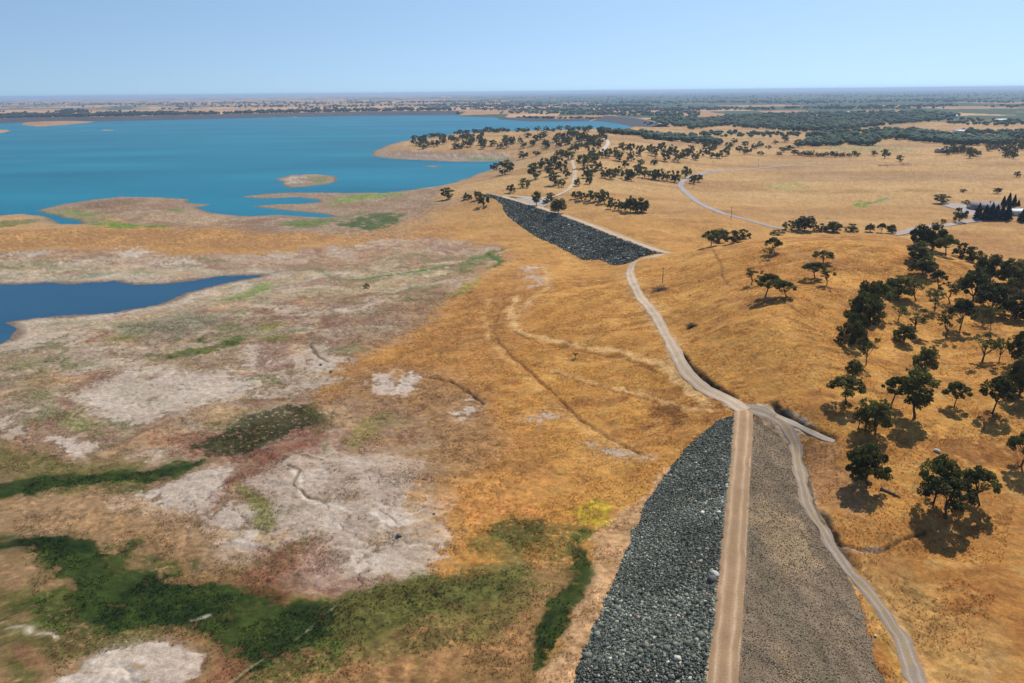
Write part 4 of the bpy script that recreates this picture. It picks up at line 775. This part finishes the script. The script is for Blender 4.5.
wood("valley_wood", [("690,130 720,126 760,129 800,132 850,130 900,124 940,121 960,116 930,112 860,113 800,114 740,116 700,120", 1500, 13), ("640,126 700,128 700,118 660,119 640,122", 160, 12), ("870,131 900,131 940,135 1010,141 1012,145 960,146 920,142 890,140 868,139", 420, 12), ("800,147 850,145 870,146 880,142 860,137 830,138 805,143", 200, 11), ("800,137 850,136 870,138 870,131 820,132", 80, 10), ("641,138.5 694,143 720,146 720,143 694,138 650,134.5", 160, 11), ("500,114 700,117 700,112 600,111 500,112", 280, 12), ("600,133.5 645,136.5 645,134 600,131.5", 60, 10), ("945,125 1024,127 1024,121 950,119", 60, 11), ("1000,138 1030,140 1030,133 1000,132", 40, 11), ("960,133 1000,136 1000,132 965,131", 30, 10), ("700,137 800,138 800,134 700,133", 60, 9)], 41, mdg, "dense green wood filling the valley beyond the dry plain")
# ---------------------------------------------------------------- buildings
def box(A_, x0, x1, y0, y1, z0, z1):
    V = [(x0, y0, z0), (x1, y0, z0), (x1, y1, z0), (x0, y1, z0), (x0, y0, z1), (x1, y0, z1), (x1, y1, z1), (x0, y1, z1)]; A_.add(V, [(0, 3, 2, 1), (4, 5, 6, 7), (0, 1, 5, 4), (1, 2, 6, 5), (2, 3, 7, 6), (3, 0, 4, 7)])
def child(A_, nm, m, root):
    o = bpy.data.objects.new(nm, A_.mesh(nm, m)); C.objects.link(o); o.parent = root; return o
wall_w = mat("painted_wall", (.62, .6, .55), .8, .8, .06); wall_b = mat("timber_wall", (.30, .25, .2), .85, .8, .1); roof_w = mat("white_metal_roof", (.5, .52, .55), .6, .5, .06); roof_b = mat("weathered_shingle", (.22, .19, .19), .9, .8, .15); glass = mat("window_glass", (.03, .04, .05), .15, spec=.6); doorm = mat("door_paint", (.16, .12, .1), .7)
def house(name, px, py, L_, W_, Hw, Hr, rz, label, wm, rm, cat, nwin=3, chim=False):
    (x,), (y,) = hit([px], [py]); z = float(HG(x, y)); root = empty(name, (x, y, z - .2), rz); tag(root, label, cat)
    a = Acc(); box(a, -L_ / 2, L_ / 2, -W_ / 2, W_ / 2, 0, Hw); a.add([(-L_ / 2, -W_ / 2, Hw), (-L_ / 2, W_ / 2, Hw), (-L_ / 2, 0, Hw + Hr - .15), (-L_ / 2, 0, Hw + Hr - .15)], [(0, 1, 2, 3)]); a.add([(L_ / 2, -W_ / 2, Hw), (L_ / 2, W_ / 2, Hw), (L_ / 2, 0, Hw + Hr - .15), (L_ / 2, 0, Hw + Hr - .15)], [(0, 1, 2, 3)]); child(a, "wall", wm, root)
    a = Acc(); e = .6; k = Hr / (W_ / 2)
    for s_ in (-1, 1):
        y1_ = s_ * (W_ / 2 + e); z1_ = Hw - e * k; a.add([(-L_ / 2 - e, 0, Hw + Hr), (L_ / 2 + e, 0, Hw + Hr), (L_ / 2 + e, y1_, z1_), (-L_ / 2 - e, y1_, z1_), (-L_ / 2 - e, 0, Hw + Hr + .2), (L_ / 2 + e, 0, Hw + Hr + .2), (L_ / 2 + e, y1_, z1_ + .2), (-L_ / 2 - e, y1_, z1_ + .2)], [(0, 3, 2, 1), (4, 5, 6, 7), (0, 1, 5, 4), (1, 2, 6, 5), (2, 3, 7, 6), (3, 0, 4, 7)])
    rf = child(a, "roof", rm, root)
    if chim: a = Acc(); box(a, L_ * .2, L_ * .2 + 1, -.5, .5, Hw + Hr * .6, Hw + Hr + 1); child(a, "chimney", wm, rf)
    for i in range(nwin):
        xx = -L_ / 2 + L_ * (i + .5) / nwin + (1 if nwin < 3 else 0); a = Acc(); box(a, xx - .8, xx + .8, -W_ / 2 - .08, -W_ / 2 + .02, 1.0, 2.2); child(a, "window", glass, root)
    a = Acc(); box(a, -L_ * .08, -L_ * .08 + 1.1, -W_ / 2 - .1, -W_ / 2 + .02, 0.1, 2.2); child(a, "door", doorm, root)
house("farm_house", 983, 209, 24, 13, 3.2, 3.6, R(-8), "farmhouse with weathered grey gable roof behind the conifer row", wall_b, roof_b, "house", 4, True)
house("farm_shed", 1017, 214.5, 34, 12, 3.6, 1.6, R(4), "long low farm shed with a white metal roof at the right edge", wall_w, roof_w, "shed", 6)
house("barn", 947, 152.5, 36, 18, 4.5, 3, R(10), "pale roofed barn among trees out on the plain", wall_b, roof_w, "barn", 3)
house("farm_shed", 843, 113.5, 50, 22, 6, 4, 0, "big pale shed far off at the edge of the distant wood", wall_w, roof_w, "shed", 4)
house("farm_shed", 952, 117.5, 40, 18, 7, 4, R(12), "white shed far off left of the distant yard", wall_w, roof_w, "shed", 3)
house("farm_shed", 960, 133, 32, 14, 5, 3, R(5), "low pale shed on the dry field behind the tree belt", wall_w, roof_w, "shed", 3)
house("farm_house", 1000, 121.5, 36, 18, 5, 4, R(-5), "white house in the far yard near the right edge", wall_w, roof_w, "house", 3)
# far embankments of the lake
def far_dike(name, label, pl, zc, slope):
    q = pts(pl); tx, ty = atz([p[0] for p in q], [p[1] for p in q], 0.0); P = smooth_line(np.stack([tx, ty], 1), 60); T = np.gradient(P, axis=0); T /= np.linalg.norm(T, axis=1)[:, None]; Nn = np.stack([T[:, 1], -T[:, 0]], 1)
    if (Nn[:, 1].mean()) < 0: Nn = -Nn                    # away from the water
    cr0 = empty(name, (P[0][0], P[0][1], 0)); tag(cr0, label, "dike"); o0 = np.array([P[0][0], P[0][1], 0]); w_ = slope * zc
    for nm, offs, zz, rgb in (("rock_face", np.array([-4, w_ * .5, w_]), np.array([-1.5, zc * .5, zc]), (92, 90, 92)), ("crest_surface", np.array([w_, w_ + 8]), np.array([zc, zc]), (176, 156, 128)), ("back_slope", np.array([w_ + 8, w_ + 8 + 3 * zc]), np.array([zc, 0]), (170, 136, 92))):
        XX = P[:, 0:1] + Nn[:, 0:1] * offs[None]; YY = P[:, 1:2] + Nn[:, 1:2] * offs[None]; ZZ = np.tile(zz[None], (len(P), 1)); k = len(offs); m = len(P)
        ii, jj = np.meshgrid(np.arange(m - 1), np.arange(k - 1), indexing='ij'); i0 = (ii * k + jj).ravel(); V = np.stack([XX, YY, ZZ], -1).reshape(-1, 3) - o0
        mesh_np(nm, V, np.stack([i0, i0 + 1, i0 + k + 1, i0 + k], 1), fill_mat, cr0, np.tile(alb(*rgb), (len(V), 1)) * (1 + .15 * fbm(V[:, 0], V[:, 1], 200, 3, 460))[:, None])
far_dike("rock_dike", "long dark dike along the far shore on the left of the lake", "-260,128.5 -40,124 0,123 60,122 100,121.5 180,119.6 280,117.3 340,116.2 380,115.4 455,115", 21, 3.0)
far_dike("rock_dike", "dark dike closing the right end of the lake", "592,120.8 606,122 618,123.6 632,127 640,131", 20, 3.0)
far_dike("rock_dike", "low dark embankment under the tan spit on the far shore", "498,119.2 515,120.4 530,121.2 560,121.4 590,121", 9, 3.0)
# grass tufts: dry straw on the slopes, marsh grass on the wet ground
def tufts(name, s_, n_, seed, hh, wd, label, green):
    q = np.array(in_poly(s_, n_, seed)); g = np.random.default_rng(seed); th_ = g.uniform(-.66, .66, n_ * 3); r_ = np.sqrt(g.uniform(112 ** 2, 430 ** 2, n_ * 3)); x = r_ * np.sin(th_); y = r_ * np.cos(th_)
    i = np.clip(np.searchsorted(rr, r_), 0, len(rr) - 1); j = np.clip(np.searchsorted(thr, np.arctan2(x, y)), 0, len(thr) - 1); c = col[i * nc + j]
    isg = (c[:, 1] > c[:, 0] * 0.92); dry = (c[:, 0] > 2.0 * c[:, 2]) & ~isg; ok = (isg if green == 1 else dry if green == 0 else ~isg & ~dry & (c[:, 2] < .16)) & (damz(x, y) < HG(x, y) + .05)
    for P_, w_ in ROADS: d_, _, _ = dline(P_, x, y); ok &= d_ > w_ * .62
    pd_ = fbm(x, y, 7, 3, 470); ok &= (pd_ > -0.12) ; x, y, c = x[ok][:n_], y[ok][:n_], c[ok][:n_]; n2 = len(x); z = HG(x, y)
    V = []; nb = 5; base = np.stack([x, y, z], 1)
    for b in range(nb):
        a = g.uniform(0, 6.28, n2); o = np.stack([np.cos(a), np.sin(a), a * 0], 1) * (wd * g.uniform(.1, .7, n2))[:, None]; t = np.stack([-np.sin(a), np.cos(a), a * 0], 1) * wd * .22
        top = base + o * 1.9 + np.stack([a * 0, a * 0, hh * g.uniform(.5, 1.2, n2)], 1); V += [base + o * .6 - t, base + o * .6 + t, top]
    V = np.stack(V, 1).reshape(-1, 3); Fc = np.arange(len(V)).reshape(-1, 3); cc = np.repeat(np.clip(c * g.uniform(.9, 1.7, (n2, 1)), .008, .8), nb * 3, 0)
    o = mesh_np(name, V, Fc, tuft_mat, cols=cc); tag(o, label, kind='stuff')
tuft_mat = mat("grass_blades", (1, 1, 1), 0.9, attr=True, spec=0.1); _n = tuft_mat.node_tree; _b = _n.nodes["Principled BSDF"]; _t2 = _n.nodes.new("ShaderNodeBsdfTranslucent"); _m = _n.nodes.new("ShaderNodeMixShader"); _m.inputs[0].default_value = .5
_n.links.new(_b.inputs["Base Color"].links[0].from_socket, _t2.inputs[0]); _n.links.new(_b.outputs[0], _m.inputs[1]); _n.links.new(_t2.outputs[0], _m.inputs[2]); _n.links.new(_m.outputs[0], _n.nodes["Material Output"].inputs["Surface"])
tufts("dry_grass", "0,400 1024,400 1024,683 0,683", 110000, 71, .22, .36, "dry golden grass tufts on the slopes and flats", False)
tufts("marsh_grass", "0,400 1024,400 1024,683 0,683", 90000, 72, .24, .38, "dark green marsh grass on the wet lakebed", True)
tufts("dry_weeds", "0,400 1024,400 1024,683 0,683", 60000, 73, .3, .4, "brown and rust coloured weeds on the dry lakebed", 2)
# ---------------------------------------------------------------- poles, pylon, small things
wood_m = mat("weathered_timber", (.16, .12, .085), .9, 4, .2); steel = mat("galvanised_steel", (.32, .34, .36), .5, 2, .1); stone_m = mat("pale_stone", (.5, .47, .42), .9, 2, .2)
def pole(px, py, h, label):
    (x,), (y,) = hit([px], [py]); z = float(HG(x, y)); root = empty("utility_pole", (x, y, z - .3), R(20)); tag(root, label, "utility pole")
    a = Acc(); V, Fc = tube([(0, 0, 0), (0, 0, h / 2), (0, 0, h)], [.22, .18, .14], 8); a.add(V, Fc); child(a, "post", wood_m, root)
    a = Acc(); box(a, -1.1, 1.1, -.08, .08, h - .9, h - .72); ar = child(a, "crossarm", wood_m, root)
    a = Acc()
    for xx in (-.95, .95, .3): V, Fc = tube([(xx, 0, h - .72), (xx, 0, h - .5)], [.06, .05], 6); a.add(V, Fc)
    child(a, "insulator", steel, ar)
pole(758, 166.5, 11, "utility pole where the paved road straightens after its bend")
pole(693, 189, 10, "utility pole inside the tight bend of the paved road")
pole(731, 219, 11, "utility pole beside the lower stretch of the paved road")
pole(662.5, 283, 9, "utility pole standing behind the brush pile by the hillside road")
def pylon(px, py, h, label):
    (x,), (y,) = hit([px], [py]); z = float(HG(x, y)); root = empty("pylon", (x, y, z)); tag(root, label, "pylon"); a = Acc(); b_ = Acc()
    w0 = h * .09
    for sx in (-1, 1):
        for sy in (-1, 1): V, Fc = tube([(sx * w0, sy * w0, 0), (sx * w0 * .3, sy * w0 * .3, h * .65), (sx * .4, sy * .4, h)], [.4, .35, .25], 4); a.add(V, Fc)
    for i in range(8):
        k0 = 1 - .085 * i * 1.1; k1 = 1 - .085 * (i + 1) * 1.1
        for sy in (-1, 1):
            V, Fc = tube([(-w0 * k0, sy * w0 * k0, h * .085 * i), (w0 * k1, sy * w0 * k1, h * .085 * (i + 1))], [.18, .18], 4); b_.add(V, Fc); V, Fc = tube([(w0 * k0, sy * w0 * k0, h * .085 * i), (-w0 * k1, sy * w0 * k1, h * .085 * (i + 1))], [.18, .18], 4); b_.add(V, Fc)
    child(a, "leg", steel, root); child(b_, "bracing", steel, root)
    for zz in (.72, .84, .94): c_ = Acc(); V, Fc = tube([(-h * .17, 0, h * zz), (0, 0, h * zz + 1.2), (h * .17, 0, h * zz)], [.15, .35, .15], 4); c_.add(V, Fc); child(c_, "crossarm", steel, root)
pylon(659, 113.5, 62, "left of two lattice pylons rising from the haze past the lake")
pylon(662.5, 111.5, 50, "right of two lattice pylons, a little farther off past the lake")
# fallen log
(lx0, lx1), (ly0, ly1) = hit([880, 901], [489.5, 498]); z0 = float(HG(lx0, ly0)) + .35; z1 = float(HG(lx1, ly1)) + .25
lg = empty("fallen_log", (lx0, ly0, z0)); tag(lg, "bare fallen log lying on dry grass beside the dense round oak", "log"); a = Acc(); dx, dy, dz = lx1 - lx0, ly1 - ly0, z1 - z0
V, Fc = tube([(0, 0, 0), (dx * .35, dy * .35 + .3, dz * .35), (dx * .7, dy * .7, dz * .7), (dx, dy, dz)], [.42, .36, .28, .12], 8); a.add(V, Fc); child(a, "trunk", wood_m, lg)
for t_, q in ((.15, (-.6, .8, 1.4)), (.4, (.5, .9, .9)), (.6, (.6, -.6, .7))):
    a = Acc(); V, Fc = tube([(dx * t_, dy * t_, dz * t_), (dx * t_ + q[0], dy * t_ + q[1], dz * t_ + q[2])], [.16, .05], 6); a.add(V, Fc); child(a, "branch", wood_m, lg)
# dead stump
def snag(px, py, h, label):
    (x,), (y,) = hit([px], [py]); z = float(HG(x, y)); r0 = empty("dead_tree", (x, y, z - .2)); tag(r0, label, "dead tree"); a = Acc(); V, Fc = tube([(0, 0, 0), (-.3, 0, h * .5), (-.9, 0, h)], [.3, .22, .08], 7); a.add(V, Fc); child(a, "trunk", wood_m, r0)
    for t_, q in ((.5, (.9, .3, 1.4)), (.65, (-1.1, .2, .9)), (.8, (.6, -.4, .8))): a = Acc(); V, Fc = tube([(-.6 * t_, 0, h * t_), (-.6 * t_ + q[0], q[1], h * t_ + q[2])], [.12, .04], 5); a.add(V, Fc); child(a, "branch", wood_m, r0)
snag(984, 430, 3.5, "bare leaning dead stump on the grass right of the small solitary oak")
def brush(px, py, w, label):
    (x,), (y,) = hit([px], [py]); z = float(HG(x, y)); g = np.random.default_rng(8); r0 = empty("brush_pile", (x, y, z)); tag(r0, label, "brush pile"); a = Acc()
    for i in range(70):
        p = g.normal(size=3) * np.array([w * .3, w * .15, 0]); d = g.normal(size=3) * np.array([1.3, 1, .7]); p[2] = abs(g.normal()) * .7; V, Fc = tube([p - d, p + d * .2, p + d], [.1, .09, .04], 4); a.add(V, Fc)
    child(a, "branches", wood_m, r0)
brush(660, 290, 7, "dark brush pile on the grass right of the hillside dirt road")
brush(692, 327, 3, "small brush heap near the bend of the hillside dirt road")
def boulders(rows):
    for i, (px, py, r_, label, c) in enumerate(rows):
        (x,), (y,) = hit([px], [py]); z = float(HD(x, y)); V, Fc, nv = blobs([(0, 0, r_ * .3)], [(r_ * 1.2, r_, r_ * .7)], .18, 1, 60 + i); me = mesh_np("boulder", V, Fc, stone_m if c else rock_mat2, link=False); o = bpy.data.objects.new("boulder", me); C.objects.link(o); o.location = (x, y, z); tag(o, label, "boulder")
rock_mat2 = mat("dark_stone", (.12, .11, .10), .9, 2, .2)
boulders([(937, 451.5, .8, "pale boulder on brown grass upslope of the three-oak clump", 1), (715, 575, .9, "white boulder at the top of the near riprap by the crest road", 1), (712.5, 580, 1.0, "dark boulder next to the white boulder at the crest road", 0), (399, 536, .7, "black rock alone on the pale mud flat", 0), (434, 514, .35, "small black rock on the brown flat right of the mud", 0), (321, 365, .7, "dark rock on the cracked mud by the red growth", 0), (331, 372, .7, "dark rock at the lower edge of the cracked mud", 0), (875, 636, .35, "small white stone beside the yellow verge of the toe road", 1), (690, 296, .5, "grey boulder on the slope below the brush pile", 0), (620, 263, .8, "dark rock on the slope under the road bend", 0)])
# ---------------------------------------------------------------- haze
def haze():
    v = 66000; z0, z1 = -8, 135
    me = bpy.data.meshes.new("haze"); V = [(-v, -v, z0), (v, -v, z0), (v, v, z0), (-v, v, z0), (-v, -v, z1), (v, -v, z1), (v, v, z1), (-v, v, z1)]
    me.from_pydata(V, [], [(0, 3, 2, 1), (4, 5, 6, 7), (0, 1, 5, 4), (1, 2, 6, 5), (2, 3, 7, 6), (3, 0, 4, 7)])
    m = bpy.data.materials.new("haze"); m.use_nodes = True; t = m.node_tree; t.nodes.remove(t.nodes["Principled BSDF"])
    pv = t.nodes.new("ShaderNodeVolumePrincipled"); pv.inputs["Color"].default_value = (0.58, 0.76, 1.0, 1); pv.inputs["Density"].default_value = 0.000055; pv.inputs["Anisotropy"].default_value = 0.2
    t.links.new(pv.outputs[0], t.nodes["Material Output"].inputs["Volume"]); me.materials.append(m)
    o = bpy.data.objects.new("haze", me); C.objects.link(o); tag(o, kind='stuff'); o["label"] = "pale blue summer haze over the far plain"
haze()
